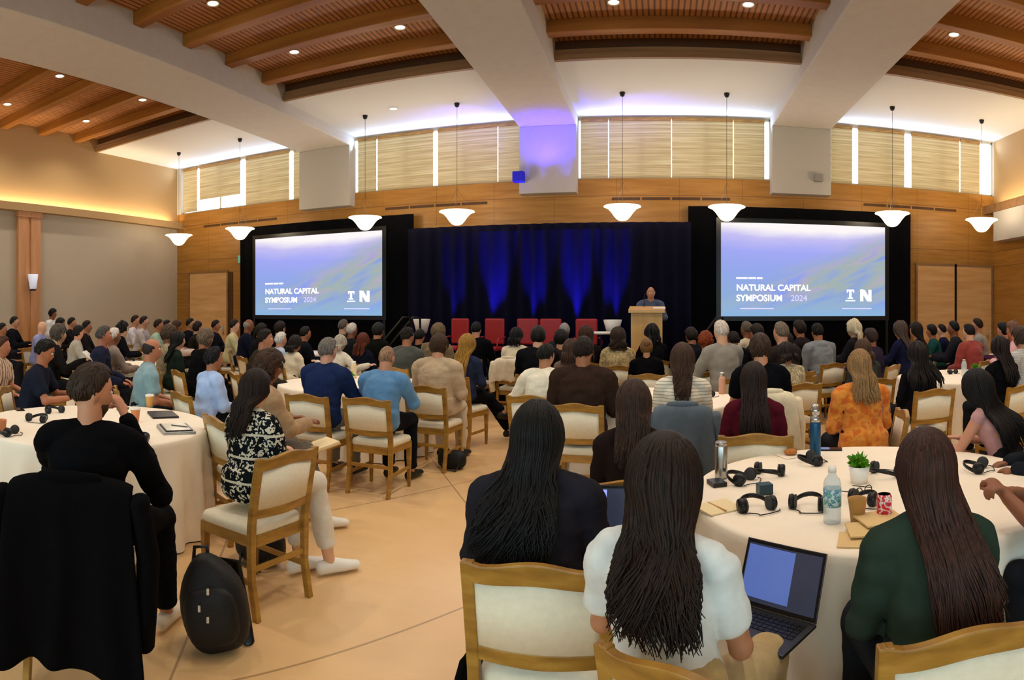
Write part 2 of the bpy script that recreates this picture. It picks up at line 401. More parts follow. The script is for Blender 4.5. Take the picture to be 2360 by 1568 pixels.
# pilaster with sconce on the side wall
struct('trim_5', G().box((XL, 8.0, 0), (XL + .12, 8.28, 4.0)).box((XL, 8.36, 0), (XL + .12, 8.64, 4.0)).box((XL, 8.26, 0), (XL + .09, 8.38, 4.0)).box((XL, 7.97, 3.93), (XL + .15, 8.67, 4.06)),
       mat('pilaster_maple', 'C08A5A', .5, build=b_wood('B47E50', 'C08A5A', 'C99464', (8, 8, 1))), 'maple pilaster', smooth=False)
t = empty('wall_sconce', (XL + .12, 8.32, 2.1)); tag(t, 'white tapered wall sconce on the maple pilaster', 'wall lamp')
ob('shade', G().lathe([(.075, .06), (.085, .1), (.13, .42), (.125, .42), (.08, .1)], 20, (.14, 0, 0)), mat('frosted_sconce', 'DDE2EE', .4, emit='C8D4F0', es=.25), t)
ob('bracket', G().box((0, -.03, .1), (.1, .03, .3)).box((.08, -.05, .02), (.2, .05, .06)), M['dkmetal'], t, smooth=False)
# doors
def door(n, x0, x1, h, label):
    d = struct('door_%d' % n, G().box((x0, YW - .03, 0), (x1, YW + .02, h)), mat('maple_door', 'BE905A', .5, build=b_wood('C8985E', 'D4A66E', 'DEB480', (1, 1, 10))), label, smooth=False)
    ob('door_frame', G().box((x0 - .05, YW - .05, 0), (x0, YW, h)).box((x1, YW - .05, 0), (x1 + .05, YW, h)).box((x0 - .05, YW - .05, h), (x1 + .05, YW, h + .05)), M['mould'], d, smooth=False)
    ob('handle', G().tube([(x1 - .12, YW - .07, .95), (x1 - .12, YW - .07, 1.2)], [.012, .012]).box((x1 - .13, YW - .07, 1), (x1 - .11, YW - .02, 1.03)), M['metal'], d)
door(1, -12.55, -11.15, 2.71, 'maple service door beside the tan side wall')
door(2, 5.9, 6.88, 2.71, 'maple door leaf beside the black drape')
door(3, 6.92, 7.9, 2.71, 'maple door leaf nearest the side wall')
struct('door_4', G().box((-11.1, YW - .02, 0), (-10.95, YW + .01, 2.71)), M['dkwood'], 'dark strip for the shaded doorway gap beside the black drape', smooth=False)  # dark strip painted in for the shade of the doorway gap
t = tag(empty('exit_sign', (-10.62, YW - .02, 2.95)), 'small green lit exit sign above the doorway beside the drape', 'sign')
ob('sign_box', G().box((-.13, -.02, 0), (.13, .02, .2)), mat('exit_green', '6FA894', .4, emit='4FB890', es=.25), t, smooth=False)
# linear air slots in the maple wall
SL = [(-12.05, -9.45, 'nearest the tan side wall'), (-6.35, -3.8, 'above the dark blue curtain'), (-1.05, 1.55, 'above the lectern'), (4.55, 6.95, 'nearest the service doors')]
for a, b, wh in SL:
    t = tag(empty('air_slot', ((a + b) / 2, YW, 4.06)), 'dark linear air slot in the maple wall ' + wh, 'air vent', 'linear air slots')
    n = 4
    for k in range(n):
        x0 = a + (b - a) * k / n - (a + b) / 2; x1 = a + (b - a) * (k + 1) / n - (a + b) / 2
        ob('slot', G().box((x0 + .02, -.012, -.03), (x1 - .02, .01, .03)), M['dkwood'], t, smooth=False)
# recessed ceiling lights
LX = [(-12.0, -10.0), (-6.1, -4.07), (-.68, 1.32), (4.7, 6.84)]
proto = None; DOWN = 122
BN = ['bay beside the tan wall', 'bay above the first slide', 'bay above the lectern', 'bay above the service doors']
lt = None
for bi, xs in enumerate(LX):
    for row in range(6):
        y = 9.3 - 2.2 * row
        for xi, x in enumerate(xs):
            if proto is None:
                proto = o = empty('recessed_light', (x, y, ZW)); o['category'] = 'ceiling light'
                ob('trim_ring', G().lathe([(.1, 0), (.1, -.012), (.085, -.014), (.078, 0)], 24), M['white'], o)
                ob('lens', G().lathe([(.078, -.002), (.05, -.008), (.0, -.01)], 24), M['downlens'], o)
                lt = tree(o)
            else: o = copytree(proto, lt, (x, y, ZW))
            tag(o, 'small round downlight in the timber %s, %s from the stage, %s' % (BN[bi], ['first row', 'second row', 'third row', 'fourth row', 'fifth row', 'sixth row'][row], 'nearer the tan wall' if xi == 0 else 'farther from the tan wall'),
                None, 'downlights in the timber ceiling')
            o['label'] = ('downlight ' + ['first', 'second', 'third', 'fourth', 'fifth', 'sixth'][row] + ' row from stage, ' + ['inner', 'outer'][xi] + ' one, timber ' + BN[bi])
            light('SPOT', (x, y, ZW - .03), DOWN * (1 if row < 4 else .3), WARM, (x, y, 0), .06, angle=125, blend=.8)
o = copytree(proto, lt, (-5.4, 12.0, ZC)); tag(o, 'small round downlight in the white ceiling between two pendant rods', None, 'downlights in the timber ceiling')
light('SPOT', (-5.4, 12.0, ZC - .03), 20, WARM, (-5.4, 12, 0), .05, angle=100, blend=.8)
# pendant bowls
PX = [-11.66, -9.58, -6.15, -4.06, -.72, 1.305, 4.72, 6.84]
PL = ['nearest the tan side wall', 'second from the tan side wall', 'over the upper corner of the slide above the stair rails', 'over the top edge of the dark blue curtain',
      'between curtain and lectern, fifth in the row', 'over the upper corner of the slide beside the lectern', 'over the far corner of the slide near the doors', 'nearest the far service doors']
pp = None
for x, wh in zip(PX, PL):
    if pp is None:
        pp = o = empty('pendant_lamp', (x, 12.17, 3.38)); o['category'] = 'pendant lamp'
        bowl = [(.0, 0), (.06, .004), (.11, .03), (.16, .085), (.215, .165), (.275, .23), (.335, .262), (.365, .272), (.36, .283), (.3, .262), (.2, .17), (.1, .05), (.0, .03)]
        ob('glass_bowl', G().lathe(bowl, 40), M['lampglass'], o)
        ob('rod', G().tube([(0, 0, .03), (0, 0, 2.46)], [.004, .004], 8), M['dkmetal'], o)
        ob('ceiling_canopy', G().lathe([(.0, 2.4), (.04, 2.42), (.055, 2.47), (.055, 2.49)], 20), M['dkmetal'], o)
        for k in range(3):
            a = k * 2.094
            ob('stay', G().tube([(.0, 0, .75), (.3 * math.cos(a), .3 * math.sin(a), .262)], [.002, .002], 5), M['dkmetal'], o)
        pt = tree(o)
    else: o = copytree(pp, pt, (x, 12.17, 3.38))
    tag(o, 'white opal glass bowl pendant ' + wh, None, 'bowl pendants above the stage')
    light('POINT', (x, 12.17, 3.82), 40, (1, .8, .55), size=.2)
# ------------------------------------------------------------------ stage
def drape(name, x0, x1, y, z0, z1, m, label, fold=.32, amp=.05, seed=0):
    n = int((x1 - x0) / .03); r_ = random.Random(seed); ph = 0; row = []
    for i in range(n + 1):
        x = x0 + (x1 - x0) * i / n
        ph += .03 / fold * 2 * math.pi * (1 + .35 * noise.noise((x * 1.3, seed, 0)))
        row.append((x, amp * math.sin(ph) * (.7 + .5 * noise.noise((x, 3, seed)))))
    vs = []; zs = [z1, z1 - .15, (z0 + z1) / 2, z0]
    for zi, z in enumerate(zs):
        k = (.5, .8, 1, 1.15)[zi]
        vs += [(x, dy * k, z) for x, dy in row] 
    n1 = len(row)
    fs = [(a * n1 + i, (a + 1) * n1 + i, (a + 1) * n1 + i + 1, a * n1 + i + 1) for a in range(3) for i in range(n1 - 1)]
    o = ob(name, G().add(vs, fs), m, loc=(0, y, 0))
    sl = o.modifiers.new('cloth', 'SOLIDIFY'); sl.thickness = .012
    return tag(o, label, 'curtain')
drape('black_drape', -10.5, -5.5, 13.34, .02, 3.86, M['blackcloth'], 'tall black drape framing the slide nearer the tan wall', .5, .03, 1)
drape('black_drape', .61, 5.63, 13.34, .02, 3.86, M['blackcloth'], 'tall black drape framing the slide beside the lectern', .5, .03, 2)
drape('stage_curtain', -5.55, .66, 13.12, .02, 3.49, M['bluecloth'], 'dark blue pleated curtain behind the red stage chairs', .3, .07, 3)
SX0, SX1, SY0, SY1, SZ = -4.55, .85, 10.55, 13.02, .45
st = tag(empty('stage', (-2.4, 12, 0)), 'low black stage platform below the dark blue curtain', 'stage')
ob('deck', G().box((SX0 + 2.4, SY0 - 12, SZ - .06), (SX1 + 2.4, SY1 - 12, SZ)), mat('stage_deck', '1A1816', .6), st, smooth=False)
ob('skirt', G().box((SX0 + 2.42, SY0 - 11.98, 0), (SX1 + 2.38, SY1 - 12.02, SZ - .06)), M['blackcloth'], st, smooth=False)
# projected slides
def txt(body, size, x, z, m, parent, name, bold=0, sx=1):
    c = bpy.data.curves.new(name, 'FONT'); c.body = body; c.size = size; c.extrude = .002; c.offset = bold
    o = bpy.data.objects.new(name, c); COL.objects.link(o)
    dg = bpy.context.evaluated_depsgraph_get(); me = bpy.data.meshes.new_from_object(o.evaluated_get(dg))
    bpy.data.objects.remove(o)
    for v in me.vertices: v.co = (v.co.x * sx + x, -v.co.z - .012, v.co.y + z)
    q = bpy.data.objects.new(name, me); COL.objects.link(q); me.materials.clear(); me.materials.append(m); q.parent = parent
    return q
def screen(x0, x1, label):
    w2 = (x1 - x0) / 2; z0, z1 = 1.52, 3.5; h2 = (z1 - z0) / 2
    t = tag(empty('projection_screen', ((x0 + x1) / 2, 13.2, (z0 + z1) / 2)), label, 'projection screen', 'projected slides')
    ob('slide', G().box((-w2, -.01, -h2), (w2, .02, h2)), M['slide'], t, smooth=False)
    ob('screen_border', G().box((-w2 - .1, .0, -h2 - .1), (w2 + .1, .04, -h2)).box((-w2 - .1, .0, h2), (w2 + .1, .04, h2 + .1)).box((-w2 - .1, 0, -h2), (-w2, .04, h2)).box((w2, 0, -h2), (w2 + .1, .04, h2)), M['black'], t, smooth=False)
    for sx in (-1, 1): ob('leg', G().box((sx * (w2 + .05) - .03, .0, -(z0 + z1) / 2), (sx * (w2 + .05) + .03, .04, -h2 - .1)), M['black'], t, smooth=False)
    txt('NATURAL CAPITAL', .185, -1.5, -.445, M['slidetext'], t, 'headline', .004, 1.0)
    txt('SYMPOSIUM', .185, -1.5, -.665, M['slidetext'], t, 'headline', .004, 1.0)
    txt('2024', .185, -.33, -.665, M['slidepale'], t, 'year', 0, 1.0)
    g = G()
    for a, b in ((-1.5, -1.26), (-1.24, -1.08), (-1.06, -.94)): g.box((a, -.014, -.2), (b, -.01, -.165))
    ob('small_caption', g, M['slidetext'], t, smooth=False)
    g = G()
    pass
    ob('footer_line', G().box((-1.42, -.014, -.84), (-.7, -.01, -.815)), M['slidepale'], t, smooth=False); ob('footer_line', G().box((.82, -.014, -.84), (1.5, -.01, -.815)), M['slidepale'], t, smooth=False)
    g = G().box((.9, -.014, -.665), (1.12, -.01, -.64)).box((.93, -.014, -.45), (1.1, -.01, -.41)).box((.985, -.014, -.6), (1.035, -.01, -.45)).box((.95, -.014, -.61), (1.07, -.01, -.585)).box((.93, -.014, -.48), (.95, -.01, -.45)).box((1.08, -.014, -.48), (1.1, -.01, -.45))
    ob('emblem', g, M['slidetext'], t, smooth=False)
    g = G().box((1.24, -.014, -.665), (1.31, -.01, -.41)).box((1.43, -.014, -.665), (1.5, -.01, -.41))
    g.add([(1.24, -.014, -.41), (1.34, -.014, -.41), (1.5, -.014, -.665), (1.4, -.014, -.665)], [(0, 1, 2, 3)])
    ob('emblem', g, M['slidetext'], t, smooth=False)
    light('AREA', ((x0 + x1) / 2, 13.1, (z0 + z1) / 2), 12, (.62, .66, 1), ((x0 + x1) / 2, 0, 2.2), w2 * 2, h2 * 2)  # added area lamp in front of the slide, for its glow into the room
screen(-9.87, -6.23, 'projected slide of hazy blue hills near the tan wall side')
screen(1.294, 4.94, 'projected slide of hazy blue hills beside the lectern')
# blue uplights along the curtain
ul = None
for i, (px, pw) in enumerate(((1040, 1200), (1135, 4200), (1228, 2600), (1325, 4200), (1412, 2600))):
    x = 12.8 * math.tan((px - X0) / F)
    if ul is None:
        ul = o = empty('uplight', (x, 12.72, SZ)); o['category'] = 'stage light'
        ob('housing', G().lathe([(.0, .02), (.08, .02), (.09, .05), (.09, .2), (.08, .21), (.075, .19), (.0, .19)], 20), M['black'], o)
        ob('lens', G().lathe([(.07, .193), (.0, .2)], 20), M['led'], o)
        ob('yoke', G().box((-.11, -.02, 0), (-.095, .02, .14)).box((.095, -.02, 0), (.11, .02, .14)).box((-.11, -.02, 0), (.11, .02, .012)), M['dkmetal'], o, smooth=False)
        ut = tree(o)
    else: o = copytree(ul, ut, (x, 12.72, SZ))
    tag(o, 'blue uplight on the stage floor, %s from the stair rails' % ['first', 'second', 'third', 'fourth', 'fifth'][i], None, 'blue uplights at the curtain foot')
    light('SPOT', (x, 12.72, SZ + .24), pw, BLUE, (x, 13.08, SZ + 2.1), .03, angle=25, blend=1)
# fixture on the middle column, washing it blue
t = tag(empty('loudspeaker', (-3.0, YW - .42, 4.4)), 'small blue lit box loudspeaker on the edge of the blue column', 'loudspeaker')
ob('cabinet', G().box((-.12, -.1, 0), (.12, .1, .22)), mat('blue_lit_box', '1A1AA0', .5), t, smooth=False, bevel=.01)  # blue light on the cabinet is put into its base colour
ob('bracket', G().box((-.02, .1, .08), (.02, .14, .14)), M['dkmetal'], t, smooth=False)
t = tag(empty('loudspeaker', (3.42, YW - .36, 4.44)), 'small grey box loudspeaker on the plain grey column', 'loudspeaker')
ob('cabinet', G().box((-.09, -.05, 0), (.09, .05, .16)), mat('grey_box', '8C8580', .6), t, smooth=False, bevel=.008)
light('SPOT', (-2.4, 12.8, 4.75), 150, (.06, .03, 1), (-2.4, 13.3, 6.0), .05, angle=150, blend=1)  # assumed blue spots without fixtures, for the blue on the column and ceiling
light('SPOT', (-2.9, 12.7, 4.2), 300, (.2, .14, 1), (-4.4, 13.0, 5.87), .1, angle=52, blend=1)
light('SPOT', (-1.6, 12.7, 4.2), 300, (.2, .14, 1), (-.2, 13.0, 5.87), .1, angle=52, blend=1)
# lectern
t = tag(empty('lectern', (-.22, 10.95, SZ)), 'light maple lectern with a dark round emblem, at the stage edge', 'lectern')
ob('cabinet', G().box((-.27, -.2, .06), (.27, .2, 1.15)), mat('lectern_maple', 'D8A862', .45, build=b_wood('CC9850', 'D8A862', 'E2B878', (6, 6, 1.2))), t, smooth=False, bevel=.008)
ob('plinth', G().box((-.3, -.23, 0), (.3, .23, .07)), M['wood'], t, smooth=False, bevel=.006)
g = G().add([(-.31, -.26, 1.15), (.31, -.26, 1.15), (.31, .24, 1.15), (-.31, .24, 1.15), (-.31, -.26, 1.21), (.31, -.26, 1.21), (.31, .24, 1.27), (-.31, .24, 1.27)],
            [(0, 3, 2, 1), (4, 5, 6, 7), (0, 1, 5, 4), (1, 2, 6, 5), (2, 3, 7, 6), (3, 0, 4, 7)])
ob('reading_top', g, mat('lectern_top', 'DDB070', .4), t, smooth=False, bevel=.006)
ob('emblem', G().lathe([(.0, 0), (.085, 0), (.085, .01), (0, .012)], 24), mat('dark_emblem', '3A2418', .5), t).rotation_euler = (R(90), 0, 0)
t.children and None
[c for c in kids(t) if c.name.startswith('emblem')][0].location = (.12, -.2, .78)
ob('microphone', G().tube([(-.05, .1, 1.25), (-.05, .04, 1.42), (-.04, -.02, 1.48)], [.006, .005, .009]), M['black'], t)
t = tag(empty('paper', (.0, 10.86, SZ + 1.235)), 'white sheet of paper on the lectern top', 'paper')
ob('sheet', G().box((-.11, -.08, 0), (.1, .1, .004), mtx=Matrix.Rotation(R(7), 4, 'X')), mat('white_paper', 'F4F0EA', .7), t, smooth=False)
# red leather chairs on stage
rc = None
for i, px in enumerate((1047, 1130, 1213, 1268, 1355)):
    x = 11.7 * math.tan((px - X0) / F); rz = R((-18, -10, 4, 8, 14)[i])
    if rc is None:
        rc = o = empty('stage_chair', (x, 11.7, SZ + .014), rz); o['category'] = 'chair'
        ob('seat', G().box((-.21, -.22, .4), (.21, .22, .48)), M['redchair'], o, smooth=False, bevel=.03)
        ob('backrest', G().box((-.21, .17, .52), (.21, .23, 1.02)), M['redchair'], o, smooth=False, bevel=.03)
        for sx in (-1, 1):
            for sy in (-1, 1):
                ob('leg', G().tube([(sx * .19, sy * .19, .42), (sx * .2, sy * .2, 0)], [.014, .014], 8), M['dkmetal'], o)
            ob('armrest', G().tube([(sx * .235, .18, .66), (sx * .235, -.12, .64), (sx * .235, -.17, .6), (sx * .22, -.18, .42)], [.016, .016, .016, .014], 8), M['redchair'], o)
            ob('back_support', G().tube([(sx * .19, .19, .44), (sx * .19, .21, .6)], [.014, .014], 8), M['dkmetal'], o)
        rt = tree(o)
    else: o = copytree(rc, rt, (x, 11.7, SZ + .014), rz)
    tag(o, ['red leather chair nearest the stair rails on stage', 'second red stage chair from the stair rails', 'middle red stage chair of the five', 'second red stage chair from the lectern', 'red leather stage chair nearest the lectern'][i], None, 'red chairs on the stage')
# white planters and coffee table on stage
for px, lb in ((972, 'white tapered planter on stage near the stair rails'), (1412, 'white tapered planter on stage beside the lectern')):
    x = 11.4 * math.tan((px - X0) / F)
    t = tag(empty('planter', (x, 11.4, SZ)), lb, 'planter', 'white stage planters')
    ob('pot', G().lathe([(0, .75), (.1, .75), (.17, 1.02), (.165, 1.025), (.15, 1.0), (0, .98)], 24), M['whitepot'], t)
    ob('stand', G().tube([(0, 0, 0), (0, 0, .75)], [.03, .03], 10).lathe([(0, 0), (.17, 0), (.17, .02), (0, .03)], 20), M['black'], t)
x = 11.0 * math.tan((1385 - X0) / F)
t = tag(empty('side_table', (x, 11.0, SZ)), 'small round white table on stage by the lectern', 'table')
ob('table_top', G().lathe([(0, .78), (.24, .78), (.25, .8), (.24, .82), (0, .82)], 28), M['whitepot'], t)
ob('leg', G().tube([(0, 0, 0), (0, 0, .78)], [.025, .02], 10).lathe([(0, 0), (.16, 0), (.15, .02), (0, .03)], 20), M['dkmetal'], t)
# stair rails at the stage ends
for px, lb, rr in ((915, 'black tubular stair rail at the stage end near the slide', 11.6), (938, 'second black tubular stair rail, closer to the curtain', 11.7), (1640, 'black tubular stair rail at the stage end beside the far slide', 11.9)):
    p = at(px, 760, rr)
    t = tag(empty('stair_rail', (p.x, p.y, 0)), lb, 'handrail')
    ob('handrail', G().tube([(-.3, -.1, .62), (-.28, -.1, 1.02), (.1, .05, 1.52), (.22, .1, 1.52), (.24, .1, .46)], [.02] * 5, 8), M['dkmetal'], t)
    ob('post', G().tube([(-.3, -.1, 0), (-.3, -.1, .7)], [.018] * 2, 8), M['dkmetal'], t)
    ob('post', G().tube([(.24, .1, 0), (.24, .1, .6)], [.018] * 2, 8), M['dkmetal'], t)
# ------------------------------------------------------------------ dining chair (origin on the floor under the seat, faces +Y)
def chair_parts():
    P = []
    # upholstered seat, rounded, a little wider in front
    def outline(w0, w1, y0, y1, n=7, rr=.05):
        pts = []
        for cx, cy, a0 in ((w1 - rr, y1 - rr, 0), (-(w1 - rr), y1 - rr, 90), (-(w0 - rr), y0 + rr, 180), (w0 - rr, y0 + rr, 270)):
            for k in range(n):
                a = R(a0 + 90 * k / (n - 1)); pts.append((cx + rr * math.cos(a), cy + rr * math.sin(a)))
        return pts
    o = outline(.205, .225, -.2, .225); n = len(o); g = G(); vs = []
    for k, (s, z) in enumerate(((.97, .43), (1, .44), (1.0, .465), (.96, .482), (.8, .492), (.4, .498))):
        vs += [(x * s, y * s, z) for x, y in o]
    g.add(vs, [(a * n + i, a * n + (i + 1) % n, (a + 1) * n + (i + 1) % n, (a + 1) * n + i) for a in range(5) for i in range(n)] + [tuple(range(5 * n, 6 * n)), tuple(reversed(range(n)))])
    P.append(('seat_cushion', g, 'cream', 0))
    o2 = outline(.2, .22, -.205, .22); vs = [(x, y, z) for z in (.37, .435) for x, y in o2]
    P.append(('seat_frame', G().add(vs, [(i, (i + 1) % n, n + (i + 1) % n, n + i) for i in range(n)] + [tuple(reversed(range(n))), tuple(range(n, 2 * n))]), 'wood', .004))
    back = lambda z: -.205 - .02 * max(0, (.2 - z) / .2) - .075 * max(0, (z - .45) / .43) ** 1.25   # rake of the back
    for s in (-1, 1):
        zz = [0, .2, .4, .5, .6, .7, .8, .868]
        g = G(); vs = []
        for z in zz:
            x = s * (.205 + .012 * (z / .88)); y = back(z) - (.02 if z == 0 else 0); a, b = (.017, .02) if z < .3 else (.021, .018)
            vs += [(x - a, y - b, z), (x + a, y - b, z), (x + a, y + b, z), (x - a, y + b, z)]
        g.add(vs, [(4 * k + i, 4 * k + (i + 1) % 4, 4 * k + 4 + (i + 1) % 4, 4 * k + 4 + i) for k in range(len(zz) - 1) for i in range(4)] + [(3, 2, 1, 0), tuple(4 * (len(zz) - 1) + i for i in range(4))])
        P.append(('rear_leg', g, 'wood', .005))
        g = G(); vs = []
        for z, a in ((0, .013), (.36, .021), (.43, .021)):
            x, y = s * .2, .2
            vs += [(x - a, y - a, z), (x + a, y - a, z), (x + a, y + a, z), (x - a, y + a, z)]
        g.add(vs, [(4 * k + i, 4 * k + (i + 1) % 4, 4 * k + 4 + (i + 1) % 4, 4 * k + 4 + i) for k in range(2) for i in range(4)] + [(3, 2, 1, 0), (8, 9, 10, 11)])
        P.append(('front_leg', g, 'wood', .004))
        P.append(('stretcher', G().box((s * .203 - .009, back(.2), .17), (s * .203 + .009, .19, .2)), 'wood', .003))
    P.append(('stretcher', G().box((-.195, back(.24) - .009, .245), (.195, back(.24) + .009, .275)), 'wood', .003))
    def rail(zl, zh, t, w=.222, m=18, dy=0):
        vs = []
        for k in range(m + 1):
            u = -1 + 2 * k / m; x = u * w; a, b = zl(u), zh(u); bow = -.022 * (1 - u * u)
            for z, q in ((a, -t), (b, -t), (b, t), (a, t)):
                vs.append((x, back(z) + q + bow + dy, z))
        return G().add(vs, [(4 * k + i, 4 * k + 4 + i, 4 * k + 4 + (i + 1) % 4, 4 * k + (i + 1) % 4) for k in range(m) for i in range(4)] + [(0, 1, 2, 3), tuple(4 * m + i for i in (3, 2, 1, 0))])
    hump = lambda u: .5 + .5 * math.cos(math.pi * min(1, abs(u) / .8))
    P.append(('top_rail', rail(lambda u: .8 + .014 * hump(u), lambda u: .86 + .026 * hump(u) + .012 * max(0, abs(u) - .82) / .18, .016, .226), 'wood', .005))
    P.append(('lower_rail', rail(lambda u: .535 - .004 * hump(u), lambda u: .585, .014, .2), 'wood', .004))
    P.append(('back_panel', rail(lambda u: .582, lambda u: .806 + .014 * hump(u), .012, .196), 'cream', .004))
    return P
CH = empty('dining_chair', (0, 0, -50)); CH['category'] = 'chair'
for nm, g, m, bv in chair_parts(): ob(nm, g, M[m], CH, smooth=False if nm not in ('seat_cushion', 'back_panel') else True, bevel=bv if nm != 'back_panel' else 0)
CHT = tree(CH); CHN = 0
gg = G()
for nm, g, m, bv in chair_parts(): gg.add(g.v, g.f, 1 if m == 'cream' else 0)
FARCH = gg.mesh('dining_chair', False); FARCH.materials.append(M['wood']); FARCH.materials.append(M['cream'])
def chair(x, y, yaw, label, far=False, group='ivory padded dining chairs'):
    """yaw: heading of the sitter, degrees clockwise from +Y"""
    global CHN
    if far:
        o = bpy.data.objects.new('dining_chair', FARCH); COL.objects.link(o); o.location = (x, y, 0); o.rotation_euler.z = -R(yaw); o['category'] = 'chair'
    elif CHN == 0: o = CH; o.location = (x, y, 0); o.rotation_euler.z = -R(yaw); CHN = 1
    else: o = copytree(CH, CHT, (x, y, 0), -R(yaw))
    return tag(o, label, None, group)

# ------------------------------------------------------------------ round tables under floor-length cloths
def cloth_mesh(Rt, seed, n=192, folds=26):
    rr = random.Random(seed); ph = [rr.uniform(0, 6.28) for _ in range(4)]
    def fold(a): return .5 + .5 * math.sin(folds * a + ph[0] + 1.2 * math.sin(3 * a + ph[1]) + .7 * math.sin(7 * a + ph[2]))
    prof = [(0, .752), (Rt * .5, .752), (Rt - .03, .752), (Rt - .008, .749), (Rt + .002, .738), (Rt + .006, .71)]
    g = G(); vs = []; rows = len(prof)
    for r, z in prof:
        for j in range(n):
            a = 2 * math.pi * j / n; vs.append((max(r, .001) * math.cos(a), max(r, .001) * math.sin(a), z))
    for k in range(1, 9):
        t = k / 8; z = .71 - .7 * t
        for j in range(n):
            a = 2 * math.pi * j / n
            r = Rt + .006 + (.012 + .085 * fold(a)) * t ** .7 + .02 * t * math.sin(2 * a + ph[3])
            vs.append((r * math.cos(a), r * math.sin(a), z))
    m = rows + 8
    g.add(vs, [(i * n + j, i * n + (j + 1) % n, (i + 1) * n + (j + 1) % n, (i + 1) * n + j) for i in range(m - 1) for j in range(n)])
    return g.mesh('tablecloth')
TABLES = []
RT = .93
def table(x, y, label, seed=0, me=None):
    t = empty('banquet_table', (x, y, 0), seed * .7); tag(t, label, 'table', 'round banquet tables under ivory cloths')
    o = ob('tablecloth', me or cloth_mesh(RT, seed), M['cloth'], t) if me is None else None
    if me is not None:
        o = bpy.data.objects.new('tablecloth', me); COL.objects.link(o); o.parent = t
    ob('table_top', G().lathe([(0, .722), (RT - .03, .722), (RT - .03, .745), (0, .745)], 48), M['wood'], t)
    ob('pedestal', G().lathe([(0, 0), (.3, 0), (.28, .03), (.05, .06), (.05, .72), (0, .722)], 20), M['dkmetal'], t)
    TABLES.append((x, y)); return o.data
def pol(px, r): th = (px - X0) / F; return r * math.sin(th), r * math.cos(th)
T1 = pol(2018, 3.23); T2 = pol(212, 5.03); T3 = pol(1487, 6.4); T4 = pol(815, 7.7); T5 = pol(2225, 8.6); T6 = pol(285, 10.3)
table(*T1, 'round table with blue bottle and green plant beside the woman in dark green', 1)
table(*T2, 'round table with laptop and paper cups before the man in the black sweater', 2)
tm = table(*T3, 'round table behind the grey denim jacket, with a pink bottle on it', 3)
for (x, y), lb in ((T4, 'round table in front of the man in the navy suit and the man in blue'), (T5, 'round table beyond the woman in the orange shirt, clear bottle on it'), (T6, 'round table beyond the man in the grey blue polo shirt')):
    table(x, y, lb, len(lb), tm)
# ------------------------------------------------------------------ things on the tables
TZ = .753
def spin(o, rz): o.rotation_euler.z = rz; return o
def headset(p, rz, label, s=1, z=TZ, coil=True):
    t = tag(empty('headset', (p[0], p[1], z), rz), label, 'headset', 'black translation headsets')
    g = G(); pts = [(.075 * math.cos(a) * s, .085 * math.sin(a) * s, .012 + .03 * s * math.sin(a)) for a in [math.pi * k / 12 for k in range(13)]]
    g.tube(pts, [(.011, .004)] * 13, 8, ref=(0, 0, 1)); ob('headband', g, M['black'], t)
    for sx in (-1, 1):
        g = G().lathe([(0, -.014), (.028, -.014), (.034, -.004), (.03, .01), (0, .014)], 18)
        e = ob('ear_cup', g, M['black'], t); e.location = (sx * .075 * s, -.012, .03); e.rotation_euler = (0, R(90 * sx), R(8))
        e = ob('ear_pad', G().lathe([(.012, .008), (.03, .008), (.032, .016), (.012, .017)], 18), mat('grey_foam', '3A3A3C', .9), t); e.location = (sx * .068 * s, -.012, .03); e.rotation_euler = (0, R(-90 * sx), R(8))
    if coil:
        pts = [(-.07 * s + .16 * u + .02 * math.sin(9 * u), -.04 - .05 * math.sin(3.1 * u), .006) for u in [k / 14 for k in range(15)]]
        ob('cable', G().tube(pts, [.0025] * 15, 6), M['black'], t)
    return t
def slab(name, p, rz, size, m, label, cat, z=TZ, group=None, bevel=.003):
    t = ob(name, G().box((-size[0] / 2, -size[1] / 2, 0), (size[0] / 2, size[1] / 2, size[2])), m, smooth=False, loc=(p[0], p[1], z), rz=rz, bevel=bevel)
    return tag(t, label, cat, group)
def phone(p, rz, label, z=TZ):
    t = slab('mobile_phone', p, rz, (.072, .148, .009), M['black'], label, 'phone', z)
    ob('phone_screen', G().box((-.032, -.068, .0091), (.032, .068, .0096)), mat('dark_glass', '20242C', .08), t, smooth=False)
    return t
def cup(p, label, col='C98A50', lid='EFE8DC', s=1, full=None, cat='cup'):
    t = tag(empty('paper_cup', (p[0], p[1], TZ)), label, cat, 'paper cups')
    ob('cup_body', G().lathe([(0, .002), (.028 * s, 0), (.04 * s, .1 * s), (.042 * s, .103 * s), (.038 * s, .1 * s), (.027 * s, .01), (0, .01)], 24), mat('cup_paper', col, .6), t)
    if lid: ob('lid', G().lathe([(.043 * s, .098 * s), (.044 * s, .106 * s), (.036 * s, .116 * s), (0, .114 * s)], 24), mat('cup_lid', lid, .4), t)
    return t
def bottle(p, prof, m, label, capm=None, capprof=None, z=TZ):
    t = tag(empty('drink_bottle', (p[0], p[1], z)), label, 'bottle')
    ob('bottle_body', G().lathe(prof, 28), m, t)
    if capprof: ob('bottle_cap', G().lathe(capprof, 24), capm, t)
    return t
